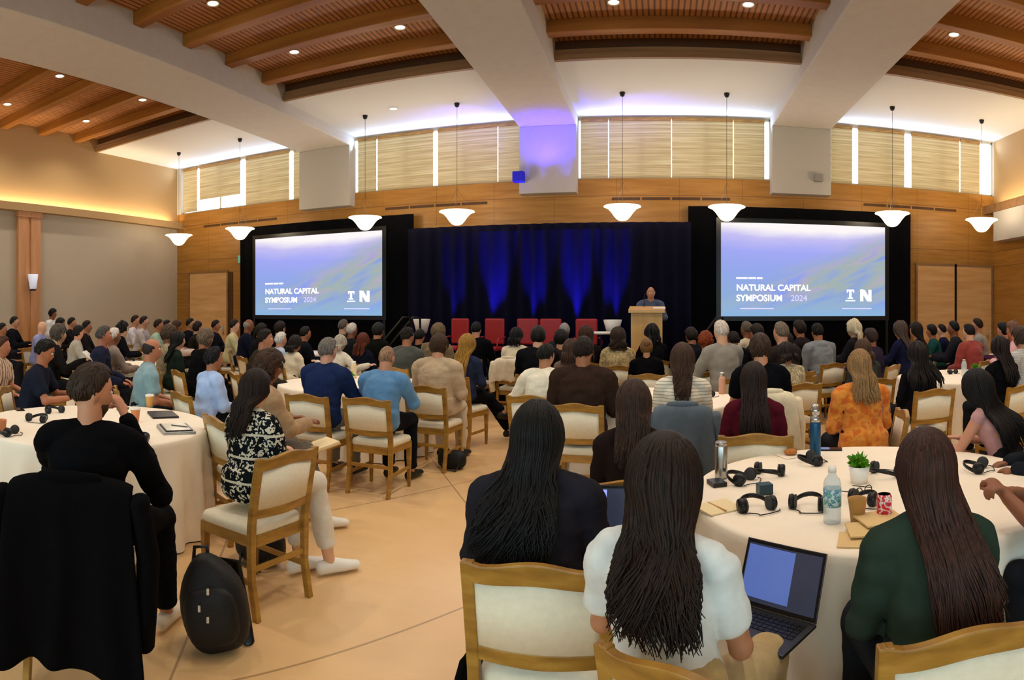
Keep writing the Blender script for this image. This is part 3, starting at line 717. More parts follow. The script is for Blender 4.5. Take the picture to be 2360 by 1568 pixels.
def plant(p, label, s=1):
    t = tag(empty('potted_plant', (p[0], p[1], TZ)), label, 'plant', 'small green table plants')
    ob('pot', G().lathe([(0, 0), (.035 * s, 0), (.045 * s, .07 * s), (.041 * s, .068 * s), (0, .06 * s)], 20), M['whitepot'], t)
    r_ = random.Random(len(label)); g = G()
    for k in range(90):
        a = r_.uniform(0, 6.28); e = r_.uniform(.1, 1.4); L = r_.uniform(.04, .075) * s
        d = V((math.cos(a) * math.cos(e), math.sin(a) * math.cos(e), math.sin(e))); b = V((0, 0, .06 * s)); q = d.orthogonal().normalized() * .011 * s
        q.rotate(Matrix.Rotation(r_.uniform(0, 3.1), 3, d)); md = b + d * L * .6 + V((0, 0, .01)); tip = b + d * L
        g.add([b, md + q, tip, md - q], [(0, 1, 2), (0, 2, 3)])
    ob('foliage', g, M['leaf'], t); return t
def on(px, py): p = at(px, py, z=TZ); return p
def laptop(loc, rz, label, wid=.32, dep=.22, ang=105, m=None, scr='5870B8', es=.55):
    t = tag(empty('laptop', loc, rz), label, 'laptop'); mm = m or mat('laptop_grey', '3A3C42', .35, metal=.5)
    ob('base', G().box((-wid / 2, 0, 0), (wid / 2, dep, .012)), mm, t, smooth=False, bevel=.003)
    kb = G()
    for r_ in range(5):
        for c in range(13): kb.box((-wid / 2 + .02 + c * (wid - .04) / 13, dep * .42 + r_ * .021, .012), (-wid / 2 + .02 + (c + .86) * (wid - .04) / 13, dep * .42 + r_ * .021 + .017, .0145))
    ob('keyboard', kb, M['black'], t, smooth=False)
    ob('touchpad', G().box((-.05, .015, .012), (.05, .08, .0126)), mat('touchpad', '2C2E33', .3), t, smooth=False)
    lid = ob('lid', G().box((-wid / 2, -.006, 0), (wid / 2, 0, dep)), mm, t, smooth=False, bevel=.002); lid.location = (0, dep, .012); lid.rotation_euler.x = -R(ang - 90)
    ob('display_bezel', G().box((-wid / 2 + .004, -.008, .004), (wid / 2 - .004, -.006, dep - .004)), M['black'], lid, smooth=False)
    ob('display', G().box((-wid / 2 + .012, -.009, .016), (wid / 2 - .012, -.008, dep - .014)), mat('laptop_display', '343A50', .2, emit='2C3040', es=.6), lid, smooth=False)
    ob('display_window', G().box((-wid / 2 + .016, -.0098, .03), (wid * .14, -.009, dep - .02)), mat('laptop_page', scr, .2, emit=scr, es=es), lid, smooth=False)
    return t
# table of the woman in dark green
p = on(1662, 1102); bottle(p, [(0, 0), (.032, 0), (.034, .01), (.034, .17), (.03, .18), (0, .18)], M['metal'], 'slim brushed steel tumbler at the near edge of the plant table', M['metal'], [(.031, .175), (.031, .195), (0, .198)])
slab('translation_receiver', on(1652, 1118), .3, (.075, .1, .022), M['black'], 'flat black receiver box beside the steel tumbler', 'receiver')
headset(on(1712, 1112), 1.0, 'headset with tangled cable behind the dark teal box', 1)
headset(on(1772, 1095), 2.6, 'headset lying beyond the dark teal box, nearest the blue bottle')
slab('translation_receiver', on(1762, 1138), .2, (.07, .06, .05), mat('teal_plastic', '23404A', .4), 'small dark teal box among the headsets', 'receiver')
headset(on(1742, 1176), .2, 'headset beside the folded tan booklet')
headset(on(1862, 1172), -.5, 'headset beside the clear water bottle, cable stretched out')
headset(on(1872, 1068), 1.6, 'headset at the foot of the tall blue bottle')
headset(on(2040, 1095), 2.2, 'black headset right behind the green plant', 1.15)
headset(on(2255, 1085), .9, 'headset between two women at the far side of the plant table')
headset(on(1992, 1160), -.9, 'small headset with loose white cable between clear bottle and plant', .8)
for i, (q, dz, lb) in enumerate((((1656, 1172), 0, 'open tan booklet at the near edge of the table'), ((1985, 1248), 0, 'bottom tan paper napkin fanned beside the green shirt'), ((2005, 1232), .016, 'middle tan paper napkin of the fan'), ((2028, 1215), .032, 'top tan paper napkin of the fan'))):
    pp_ = on(*q); t = tag(empty('booklet' if i == 0 else 'paper_napkin', (pp_.x, pp_.y, TZ + dz), (.5, -.35, -.15, .1)[i]), lb, 'booklet' if i == 0 else 'napkin', None if i == 0 else 'tan paper napkins')
    g = G().add([(-.09, -.075, 0), (.09, -.075, 0), (.09, .075, .0), (-.09, .075, .0), (-.09, -.075, .006), (.09, -.075, .004), (.09, .075, .012), (-.09, .075, .01)],
                [(0, 3, 2, 1), (4, 5, 6, 7), (0, 1, 5, 4), (1, 2, 6, 5), (2, 3, 7, 6), (3, 0, 4, 7)])
    ob('sheet', g, M['paper'] if i == 0 else mat('tan_napkin', 'DDBE86', .8), t, smooth=False)
    if i == 0: ob('fold_line', G().box((-.012, -.076, .008), (-.006, .076, .0125)), M['kraft'], t, smooth=False)
p = on(1879, 1052); bottle(p, [(0, 0), (.032, 0), (.034, .006), (.034, .2), (.031, .215), (0, .215)], mat('blue_steel', '1F5277', .3, metal=.4), 'tall dark blue steel bottle with silver and black cap', M['metal'], [(.0315, .21), (.0325, .225), (.0325, .24), (.026, .245), (.026, .262), (.031, .265), (.031, .29), (.022, .3), (.022, .318), (0, .32)])
phone(on(1914, 1037), 1.3, 'black phone lying beside the tall blue bottle')
p = on(1822, 1050); slab('paper_napkin', p, .4, (.16, .15, .004), mat('white_napkin', 'F3EADB', .8), 'white paper napkin under the pastry', 'napkin')
t = tag(empty('pastry', (p.x, p.y, TZ + .004)), 'small golden brown pastry on a white napkin', 'pastry'); ob('bun', G().ell((0, 0, .018), (.042, .035, .02)), mat('baked_crust', 'B8702C', .6, var=.25, vscale=(30, 30, 30)), t)
plant(on(1980, 1112), 'small green plant in white pot beside the tall blue bottle', 1.25)
p = on(1918, 1204)
t = bottle(p, [(0, 0), (.036, 0), (.038, .008), (.038, .16), (.034, .18), (.018, .2), (.016, .215), (0, .215)], mat('clear_plastic', 'DCE8EC', .08, alpha=.45), 'clear plastic water bottle with blue label', M['whitepot'], [(.018, .212), (.018, .235), (0, .236)])
ob('bottle_label', G().lathe([(.0388, .07), (.0388, .145)], 28), mat('blue_green_label', 'A8CBD4', .5, build=lambda nt, b: nt.links.new(ramp(nt, noise_(nt, xyz(nt)[1], 60, None, 1), [(.42, 'BFD8DC'), (.5, '3C6FA0'), (.58, '6FB29A')]), b.inputs['Base Color'])), t)
cup(on(1976, 1205), 'brown kraft paper cup without lid beside the tan napkins', 'B98B4C', None, 1.0)
t = tag(empty('drink_can', (*on(2038, 1204)[:2], TZ)), 'red and white drink can beside the long brown hair', 'can')
ob('can_body', G().lathe([(0, 0), (.026, 0), (.033, .01), (.033, .108), (.027, .12), (0, .12)], 24), mat('red_white_can', 'D8303A', .3, build=lambda nt, b: nt.links.new(ramp(nt, noise_(nt, xyz(nt)[1], 40, None, 1), [(.45, 'D8303A'), (.52, 'F2EEEA'), (.6, 'C82838')]), b.inputs['Base Color'])), t)
ob('can_top', G().lathe([(.027, .12), (.025, .117), (0, .117)], 24), M['metal'], t)
t = tag(empty('eyeglasses', (*on(1990, 1142)[:2], TZ), .5), 'thin dark wire glasses lying behind the paper cup', 'eyeglasses')
for sx in (-1, 1):
    ob('lens_rim', G().tube([(sx * .034 + .025 * math.cos(a), 0, .022 + .02 * math.sin(a)) for a in [6.283 * k / 14 for k in range(15)]], [.0025] * 15, 6), M['black'], t)
    ob('temple', G().tube([(sx * .06, 0, .025), (sx * .06, .13, .01)], [.0025] * 2, 6), M['black'], t)
# table of the man in the black sweater
phone(on(45, 945), 1.2, 'black phone flat at the far edge of the table with paper cups')
headset(on(85, 972), .3, 'black headset piled near the middle of the paper cup table', 1.1)
headset(on(125, 952), 1.4, 'headset standing on edge next to the man in the black sweater', .95, coil=False)
cup(on(312, 972), 'orange paper cup with pale lid beyond the folded hand', 'D88C5A')
cup(on(3, 1000), 'orange paper cup at the very edge of the picture', 'D88C5A', None)
cup(on(345, 938), 'pale paper cup near the grey blue polo shirt', 'D9A85E')
headset(on(22, 1003), 2.2, 'headset beside the cup at the edge of the picture')
t = tag(empty('laptop', (*on(375, 958)[:2], TZ), -.6), 'closed dark laptop beyond the silver one', 'laptop')
ob('base', G().box((-.155, -.11, 0), (.155, .11, .009)), mat('laptop_dark', '2A2A32', .4), t, smooth=False, bevel=.003); ob('lid', G().box((-.155, -.11, .0095), (.155, .11, .016)), mat('laptop_dark', '2A2A32', .4), t, smooth=False, bevel=.003)
p = on(405, 992)
t = tag(empty('laptop', (p.x, p.y, TZ), -.62), 'closed silver laptop lying near the table edge', 'laptop')
ob('base', G().box((-.17, -.12, 0), (.17, .12, .012)), mat('laptop_silver', 'B9BCBC', .35, metal=.5), t, smooth=False, bevel=.004); ob('lid', G().box((-.17, -.12, .0125), (.17, .12, .019)), mat('laptop_silver', 'B9BCBC', .35, metal=.5), t, smooth=False, bevel=.004)
t = tag(empty('tablet', (p.x, p.y, TZ + .019), -.62), 'pale tablet with dark rim resting on the silver laptop', 'tablet')
ob('tablet_body', G().box((-.15, -.1, 0), (.15, .1, .008)), M['black'], t, smooth=False, bevel=.003); ob('tablet_screen', G().box((-.14, -.09, .0081), (.14, .09, .0088)), mat('pale_screen', 'D8DCD4', .2), t, smooth=False)
t = tag(ob('pen', G().tube([(-.07, 0, .004), (.07, 0, .004)], [.004, .003], 8), M['black'], loc=(p.x + .02, p.y + .02, TZ + .028), rz=.2), 'slim black pen lying on the pale tablet', 'pen')
slab('translation_receiver', on(283, 945), .3, (.07, .1, .02), M['black'], 'small dark receiver by the polo shirt man', 'receiver')
headset(on(318, 1018), .2, 'black headset in front of the praying hands at the table edge', 1)
p = on(238, 1004); slab('name_card', p, .4, (.09, .06, .004), mat('white_card', 'F2EEE4', .6), 'small white card beside the bearded man', 'card')
# farther tables
p = on(1664, 908); bottle(p, [(0, 0), (.034, 0), (.036, .01), (.036, .15), (.024, .19), (0, .19)], mat('pink_plastic', 'D9A58E', .4), 'pinkish water bottle behind the denim jacket', M['metal'], [(.024, .188), (.024, .23), (0, .232)])
headset(on(1630, 915), .5, 'black headset near the pinkish bottle', .8)
t = tag(ob('plate', G().lathe([(0, .004), (.06, .004), (.1, .016), (.102, .019), (.06, .009), (0, .008)], 32), M['whitepot'], loc=(*on(1425, 905)[:2], TZ)), 'white plate near the elbow of the man in the brown jacket', 'plate')
slab('napkin', on(1415, 885), .2, (.12, .1, .03), M['kraft'], 'tan napkin stack beyond the white plate', 'napkin')
p = on(815, 872); bottle(p, [(0, 0), (.036, 0), (.038, .01), (.038, .17), (.03, .19), (0, .19)], mat('beige_bottle', 'E2CBA0', .4), 'tall cream water bottle between the navy suit and the blue shirt', M['whitepot'], [(.03, .188), (.03, .225), (0, .228)])
plant(on(806, 880), 'small green plant beside the tall cream bottle', 1.1)
p = on(2222, 868); bottle(p, [(0, 0), (.036, 0), (.038, .01), (.038, .17), (.025, .2), (0, .2)], mat('clear_plastic', 'DCE8EC', .08, alpha=.45), 'clear bottle on the table beyond the orange shirt', M['metal'], [(.025, .198), (.025, .23), (0, .232)])
plant(on(2248, 862), 'small green plant beside the clear bottle on the middle table', 1.2)
headset(on(2195, 862), .4, 'black headset beyond the woman with heavy dark hair', .9)
headset(on(300, 832), .5, 'dark headset on the table beyond the grey blue polo shirt', 1)
slab('booklet', on(262, 828), .3, (.2, .26, .01), M['whitepot'], 'white papers on the table beyond the navy suit jacket', 'papers')
headset(on(1122, 868) if False else on(735, 905), .5, 'dark headset beside the navy suit', .8)
# black backpack on the floor
p = at(476, 1508, z=0)
t = tag(empty('backpack', (p.x, p.y + .05, 0), R(36)), 'black backpack standing on the floor beside the patterned jacket', 'backpack')
def bp(q):
    x, y, z = q
    w = 1 - .5 * max(0, (z + .1)) ** 1.6; 
    return V((math.copysign(abs(x) ** .6, x) * .165 * w, math.copysign(abs(y) ** .7, y) * .11 * (1 - .3 * max(0, z)), math.copysign(abs(z) ** .75, z) * .235))
ob('pack_body', G().ell((0, 0, .235), None, Matrix.Rotation(R(-14), 3, 'Y'), 24, 16, fn=bp), mat('black_nylon', '0C0C0D', .6, bump=.3, bscale=30), t)
ob('front_pocket', G().ell((.0, -.09, .2), None, Matrix.Rotation(R(-12), 3, 'Y'), 20, 12, fn=lambda q: V((math.copysign(abs(q.x) ** .6, q.x) * .13, q.y * .05, math.copysign(abs(q.z) ** .7, q.z) * .14))), mat('black_nylon', '0C0C0D', .6, bump=.3, bscale=30), t)
ob('carry_handle', G().tube([(-.1, .03, .42), (-.095, .03, .485), (-.035, .03, .49), (-.025, .03, .43)], [.01] * 4, 8), M['black'], t)
ob('shoulder_strap', G().tube([(.0, .11, .4), (.1, .16, .36), (.14, .13, .16), (.17, .04, .02)], [(.03, .006)] * 4, 10, ref=(1, 0, 0)), M['black'], t)
for k, (x, z) in enumerate(((-.02, .33), (-.06, .25), (-.02, .2))): ob('zip_pull', G().box((x, -.147, z), (x + .012, -.138, z + .03)), M['metal'], t, smooth=False)
# bags under chairs
def bag(px, py, label, s=1, z0=0):
    p = at(px, py, z=0); t = tag(empty('shoulder_bag', (p.x, p.y, 0)), label, 'bag')
    ob('bag_body', G().ell((0, 0, .12 * s), None, None, 20, 12, fn=lambda q: V((math.copysign(abs(q.x) ** .6, q.x) * .19 * s, math.copysign(abs(q.y) ** .7, q.y) * .1 * s, math.copysign(abs(q.z) ** .7, q.z) * .12 * s))), mat('black_nylon', '0C0C0D', .6, bump=.3, bscale=30), t)
    ob('bag_strap', G().tube([(-.15 * s, 0, .18 * s), (-.08 * s, -.12, .02), (.1 * s, -.14, .01), (.16 * s, 0, .16 * s)], [.009] * 4, 8), M['black'], t)
bag(600, 1296, 'black shoulder bag under the chair of the patterned jacket', .95)
bag(1042, 1080, 'dark bag under the chair of the man in the beige blazer', .8)
# ------------------------------------------------------------------ people
def sst(a, b, x): t = max(0, min(1, (x - a) / (b - a))); return t * t * (3 - 2 * t)
def lerp(a, b, t): return a + (b - a) * t
def interp(tab, x):
    for (a, va), (b, vb) in zip(tab, tab[1:]):
        if x <= b: return lerp(va, vb, max(0, (x - a) / (b - a)))
    return tab[-1][1]
def headfn(p):
    x, y, z = p.x * .076, p.y * .098, p.z * .118
    if z < 0:
        k = -z / .118; x *= 1 - .3 * k ** 1.6; y = y * (1 - .12 * k) + (.01 * k if y > 0 else .034 * k)
    if y > .06: y = .06 + (y - .06) * .78
    if p.y > 0:
        for sx in (-1, 1): y -= .011 * math.exp(-((x - sx * .031) / .018) ** 2 - ((z - .012) / .013) ** 2)
        y += .004 * math.exp(-(x / .045) ** 4 - ((z - .034) / .011) ** 2)
        y += .024 * math.exp(-(x / .0125) ** 2) * (sst(.03, -.026, z) if z > -.03 else sst(-.047, -.03, z))
        y += .006 * math.exp(-(x / .02) ** 2 - ((z + .06) / .008) ** 2) + .008 * math.exp(-(x / .02) ** 2 - ((z + .098) / .015) ** 2)
    return V((x, y, z))
HL = [(-1, -.6), (-.4, -.5), (0, -.22), (.2, .02), (.42, .34), (.8, .6), (1.01, .68)]
TM = [(-.14, .16, .12), (0, .178, .125), (.2, .168, .118), (.42, .155, .11), (.64, .172, .118), (.8, .17, .108), (.9, .125, .085), (.97, .07, .065), (1.03, .056, .056)]
TF = [(-.14, .172, .125), (0, .182, .125), (.2, .158, .11), (.42, .132, .098), (.64, .15, .112), (.8, .148, .1), (.9, .108, .075), (.97, .058, .055), (1.03, .048, .048)]
ARMS = {'lap': ((.05, .05, -.27), (-.05, .27, -.33)), 'table': ((.06, .13, -.24), (-.05, .35, -.22)), 'chin': ((.05, .2, -.22), (-.13, .24, .06)),
        'cross': ((.06, .07, -.26), (-.2, .2, -.2)), 'down': ((.03, -.02, -.29), (.02, .04, -.55)), 'out': ((.16, .05, -.2), (.42, .1, -.12))}
PEND = []
def soft(g, vox, sm, name, m, parent, wr=0, fr=9, seed=0, mi=None):
    o = ob(name, g, m, parent)
    r = o.modifiers.new('skin', 'REMESH'); r.mode = 'VOXEL'; r.voxel_size = vox; r.use_smooth_shade = True
    s = o.modifiers.new('smooth', 'SMOOTH'); s.factor = .5; s.iterations = sm
    PEND.append((o, wr, fr, seed)); return o
def flush():
    dg = bpy.context.evaluated_depsgraph_get()
    for o, wr, fr, seed in PEND:
        me = bpy.data.meshes.new_from_object(o.evaluated_get(dg))
        if wr:
            nn = [v.normal.copy() for v in me.vertices]
            for v, n_ in zip(me.vertices, nn):
                c = v.co
                d = noise.noise((c.x * fr + seed, c.y * fr, c.z * fr * 1.8)) + .5 * abs(noise.noise((c.x * fr * 2.2, c.y * fr * 2.2 + seed, c.z * fr * 3)))
                v.co = c + n_ * d * wr
        old = o.data; o.modifiers.clear(); o.data = me; me.name = o.name
        me.polygons.foreach_set('use_smooth', [True] * len(me.polygons))
    for o, *_ in PEND: pass
    PEND.clear()
def hairmat(c):
    return mat('hair', c, .58, spec=.22, var=.5, vscale=(110, 110, 6))
CLOTH = {}
def clothmat(c, kind='plain'):
    def pat(nt, b):
        s, vec = xyz(nt)
        if kind == 'bw':
            n1 = noise_(nt, vec, 16, (1.6, 1.6, 1), 2); k = math_(nt, 'GREATER_THAN', n1, .48)
            n2 = noise_(nt, vec, 60, None, 1); k2 = math_(nt, 'GREATER_THAN', n2, .52)
            h = math_(nt, 'LESS_THAN', math_(nt, 'FRACT', math_(nt, 'MULTIPLY', s[2], 7.5)), .1)
            f = math_(nt, 'MAXIMUM', math_(nt, 'MULTIPLY', k, k2), h)
            nt.links.new(mixc(nt, f, '15191E', 'D9D4BE'), b.inputs['Base Color'])
        elif kind == 'stripe':
            f = math_(nt, 'LESS_THAN', math_(nt, 'FRACT', math_(nt, 'MULTIPLY', s[2], 38)), .22)
            nt.links.new(mixc(nt, f, c, 'A79A84'), b.inputs['Base Color'])
        elif kind == 'vstripe':
            f = math_(nt, 'LESS_THAN', math_(nt, 'FRACT', math_(nt, 'MULTIPLY', s[0], 22)), .35)
            nt.links.new(mixc(nt, f, c, '8A5A44'), b.inputs['Base Color'])
        elif kind == 'floral':
            n1 = noise_(nt, vec, 13, None, 2)
            cc = ramp(nt, n1, [(.38, 'CC6826'), (.48, 'DC8530'), (.58, 'E29640'), (.66, 'CE6C2A')])
            vo = nd(nt, 'ShaderNodeTexVoronoi'); vo.inputs['Scale'].default_value = 7.5; nt.links.new(vec, vo.inputs['Vector'])
            ring = math_(nt, 'LESS_THAN', math_(nt, 'ABSOLUTE', math_(nt, 'SUBTRACT', vo.outputs['Distance'], .2)), .05)
            sp = nd(nt, 'ShaderNodeSeparateColor'); nt.links.new(vo.outputs['Color'], sp.inputs[0])
            nt.links.new(mixc(nt, math_(nt, 'MULTIPLY', ring, math_(nt, 'GREATER_THAN', sp.outputs[0], .55)), cc, '3A2012'), b.inputs['Base Color'])
        elif kind == 'print':
            n1 = noise_(nt, vec, 22, None, 2)
            nt.links.new(ramp(nt, n1, [(.4, c), (.55, '8A7A50'), (.62, c)]), b.inputs['Base Color'])
    dk = sum(lin(c)) < .15
    return mat('cloth_' + kind, c, .9, spec=.05 if dk else .15, sheen=0 if dk else .15, var=0 if kind != 'plain' else .1, vscale=(14, 14, 14), bump=.12, bscale=220, build=pat if kind != 'plain' else None)
SKIN = ['C99274', 'A86F4E', 'D8A888', '8A5638', 'BC8462']
LONGS = {'long', 'wavy', 'bob', 'pony', 'bun', 'curlylong'}
def build_person(o):
    """o: dict of options -> top-level body object in local coordinates (hip over origin, facing +Y)"""
    q = lambda k, d=None: o.get(k, d)
    tier = q('tier', 1); vox = (.0085, .014, .022)[tier]; sm = (5, 3, 2)[tier]
    s = q('s', 1); fem = q('fem', o['hair'][0] in LONGS); hipz = q('hipz', .62); sd = q('seed', 1); rr = random.Random(sd)
    nseg = (18, 14, 10)[tier]
    a = R(q('lean', 6)); L = .5 * s
    T = TF if fem else TM; wide = q('wide', 1) * s
    # spine
    sp = {}
    def spine(t):
        k = 12; y = z = 0.0
        for i in range(k):
            tt = t * (i + .5) / k; an = a * (.5 + 1.1 * tt) ; y += math.sin(an) * L * t / k; z += math.cos(an) * L * t / k
        return V((q('sway', 0) * t, y, hipz + z))
    N = spine(1.0); na = a * 1.1 + R(q('neck', 8)); hs = q('hs', 1) * s ** .6 * 1.0
    hc = N + V((0, math.sin(na), math.cos(na))) * .072 * s + V((0, .012, .09 * hs))
    HM = Matrix.Rotation(-R(q('hyaw', 0)), 3, 'Z') @ Matrix.Rotation(-R(q('hpitch', 0)), 3, 'X') @ Matrix.Rotation(R(q('hroll', 0)), 3, 'Y')
    hw = (.192 if not fem else .168) * wide
    sh = {sx: spine(.86) + V((sx * hw, 0, 0)) for sx in (-1, 1)}
    arms = q('arms', 'lap'); arms = {-1: arms, 1: arms} if not isinstance(arms, dict) else arms
    EW = {}
    for sx in (-1, 1):
        e, w_ = ARMS[arms[sx]] if isinstance(arms[sx], str) else arms[sx]
        EW[sx] = (sh[sx] + V((sx * e[0], e[1], e[2])) * s, sh[sx] + V((sx * w_[0], w_[1], w_[2])) * s)
    EWL.update({sx: EW[sx][1] + (EW[sx][1] - EW[sx][0]).normalized() * .06 for sx in (-1, 1)})
    LG = {}
    for sx in (-1, 1):
        hp = V((sx * .092 * wide, .02, hipz + .005))
        if q('stand'): LG[sx] = (hp, V((sx * .095, .02, .5)), V((sx * .1, 0, .09)), V((0, 1, 0)))
        else:
            k, an, fd = q('legs', {}).get(sx, (V((sx * .12, .42, .585)), V((sx * .12, .43, .1)), V((sx * .1, 1, 0))))
            LG[sx] = (hp, V(k), V(an), V(fd).normalized())
    fat = 1.0 if not fem else .88
    def torso(g, inf, hem=-.06, top=1.03, arm='long'):
        pts = [(max(t, hem), rx, ry) for t, rx, ry in T if t <= top]
        g.tube([spine(t) if t >= 0 else V((0, 0, hipz + t * L)) for t, *_ in pts], [((rx * wide + inf) , (ry * s + inf)) for t, rx, ry in pts], nseg + 2, ref=(1, 0, 0), cap=.35)
        for sx in (-1, 1):
            S = sh[sx]; E, W = EW[sx]
            g.tube([spine(.93) + V((sx * .03, 0, .01)), lerp(spine(.93), S, .55) + V((0, 0, .012)), S], [.05 * s * fat + inf, .056 * s * fat + inf, .058 * s * fat + inf], nseg)
            if arm in ('long', 'elbow'): g.ell(E, (.05 * s * fat + inf,) * 3, None, nseg, 9)
            if arm == 'long': g.tube([S, lerp(S, E, .5), E, lerp(E, W, .5), lerp(E, W, .93)], [r_ * s * fat + inf for r_ in (.058, .05, .044, .04, .031)], nseg)
            elif arm == 'elbow': g.tube([S, lerp(S, E, .5), E, lerp(E, W, .3)], [r_ * s * fat + inf for r_ in (.058, .052, .046, .042)], nseg, cap=.3)
            elif arm == 'short': g.tube([S, lerp(S, E, .5), lerp(S, E, .72)], [r_ * s * fat + inf * 1.5 for r_ in (.058, .052, .05)], nseg, cap=.4)
    # ---- skin: one continuous body
    g = G(); torso(g, 0)
    g.tube([N - V((0, 0, .03)), lerp(N, hc, .5) - V((0, .012, 0)), hc - V((0, .02, .02))], [.06 * s * (.88 if fem else 1.06)] * 3, nseg)
    nh, mh = ((30, 24), (20, 15), (14, 10))[tier]
    g.ell(hc, None, HM, nh, mh, fn=lambda p: headfn(p) * hs)
    for sx in (-1, 1):
        g.ell(hc + HM @ V((sx * .077, -.008, -.008)) * hs, (.011 * hs, .019 * hs, .031 * hs), HM @ Matrix.Rotation(R(sx * 18), 3, 'Z'), 10, 7)
        S = sh[sx]; E, W = EW[sx]
        g.tube([S, lerp(S, E, .45), E, lerp(E, W, .35), W], [r_ * s * fat for r_ in (.055, .047, .04, .038, .026)], nseg)
        # hand: palm, four fingers of different lengths, thumb from the side of the palm
        d = (W - E).normalized(); up = V((0, 0, 1)) if abs(d.z) < .85 else V((0, -1, 0))
        up = V(q('palm', {}).get(sx, up)); side = d.cross(up).normalized() * sx; nrm = side.cross(d).normalized() * sx
        if nrm.dot(up) < 0: nrm = -nrm
        curl = q('curl', .5); hk = s * (1.0 if not fem else .9)
        g.tube([W - d * .01, W + d * .045 * hk, W + d * .088 * hk], [(.027 * hk, .017 * hk), (.038 * hk, .016 * hk), (.037 * hk, .013 * hk)], 12, ref=side)
        if tier < 2:
            for k, (off, ln) in enumerate(((-.028, .072), (-.009, .08), (.01, .075), (.028, .058))):
                b = W + d * .085 * hk + side * off * hk * -1; p1 = b + (d * math.cos(curl * .6) - nrm * math.sin(curl * .6)) * ln * .5 * hk
                p2 = p1 + (d * math.cos(curl * 1.7) - nrm * math.sin(curl * 1.7)) * ln * .3 * hk; p3 = p2 + (d * math.cos(curl * 2.4) - nrm * math.sin(curl * 2.4)) * ln * .25 * hk
                g.tube([b - d * .02, b, p1, p2, p3], [.0095, .0095, .0088, .008, .007], 8)
            b = W + d * .03 * hk + side * .03 * hk
            g.tube([b - side * .012, b + d * .025 * hk + side * .022 * hk - nrm * .01, b + d * .055 * hk + side * .024 * hk - nrm * .022], [.012, .0105, .008], 8)
    for sx in (-1, 1):
        h, k, an, fd = LG[sx]
        g.tube([h, lerp(h, k, .5), k, lerp(k, an, .35), an], [.085 * fat, .075 * fat, .056, .052, .036], nseg)
        g.tube([an, an + V((0, 0, -.045)) + fd * .03, an + fd * .15 + V((0, 0, -.06))], [.036, .034, .025], 10)
    body = soft(g, q('vox', vox), sm, 'person', mat('skin', q('skin', SKIN[sd % 5]), .5, spec=.35), None)
    # ---- clothes
    kind, col = o['top'][0], o['top'][1]; pt = o['top'][2] if len(o['top']) > 2 else 'plain'
    arm = q('sleeve') or {'tshirt': 'short', 'tank': None, 'polo': 'short'}.get(kind, 'long')
    inf = {'tank': .006, 'tshirt': .014, 'sweater': .017, 'shirt': .018, 'polo': .018}.get(kind, .025)
    g = G(); torso(g, inf, top=.985 if kind not in ('tank',) else .86, arm=arm)
    if kind in ('jacket', 'blazer', 'hoodie', 'shirt', 'sweater') and not q('stand'):
        g.tube([V((0, -.02, hipz - .03)), V((0, -.01, hipz + .1))], [(.19 * wide + inf * .5, .135 * s + inf * .5), (.175 * wide + inf, .125 * s + inf)], nseg + 2, ref=(1, 0, 0), cap=.4)
    if kind in ('jacket', 'blazer', 'shirt', 'polo', 'hoodie'):
        r0 = .06 * s * (.88 if fem else 1.04)
        c0 = N + V((0, -.002, -.012)); ax = (hc - N).normalized()
        k = .03 if kind != 'hoodie' else .05
        g.tube([c0 - ax * .03, c0 + ax * k * .5, c0 + ax * k], [r0 + .022, r0 + .014, r0 + .008], nseg, cap=.15)
        if kind == 'hoodie': g.ell(spine(.93) + V((0, -.08, .0)), (.12, .06, .07), None, 14, 8)
    top = soft(g, vox, sm, {'tank': 'tank_top', 'tshirt': 't_shirt', 'polo': 'polo_shirt'}.get(kind, kind), clothmat(col, pt), body, q('wr', .011), 8, sd)
    g = G(); li = .014
    g.tube([V((0, 0, hipz - .02)), V((0, 0, hipz + .12))], [(.18 * wide + .008, .125 * s + .008), (.165 * wide + .006, .115 * s + .006)], nseg + 2, ref=(1, 0, 0), cap=.5)
    for sx in (-1, 1):
        h, k, an, fd = LG[sx]
        g.tube([h, lerp(h, k, .5), k, lerp(k, an, .4), lerp(k, an, q('hem', .93))], [.085 * fat + li, .076 * fat + li, .06 + li, .055 + li, .047 + li], nseg, cap=.4)
    for sx in (-1, 1): g.ell(LG[sx][1], (.064 + li,) * 3, None, nseg, 9)
    soft(g, vox * 1.15, sm, 'trousers', clothmat(q('legcol', '1C1D22')), body, .006, 8, sd + 3)
    sc = mat('shoe_leather', q('shoe', '1A1816'), .5)
    for sx in (-1, 1):
        h, k, an, fd = LG[sx]; f0 = an + V((0, 0, -.09))
        ref = fd.cross(V((0, 0, 1))).normalized()
        g = G().tube([f0 - fd * .06 + V((0, 0, .042)), f0 + V((0, 0, .05)) + fd * .02, f0 + fd * .1 + V((0, 0, .038)), f0 + fd * .19 + V((0, 0, .028))], [(.034, .042), (.04, .05), (.047, .037), (.038, .026)], 14, ref=ref, cap=.7)
        ob('shoe', g, sc, body)
    # ---- hair
    hk, hcol = o['hair'][0], o['hair'][1]
    hm = hairmat(hcol)
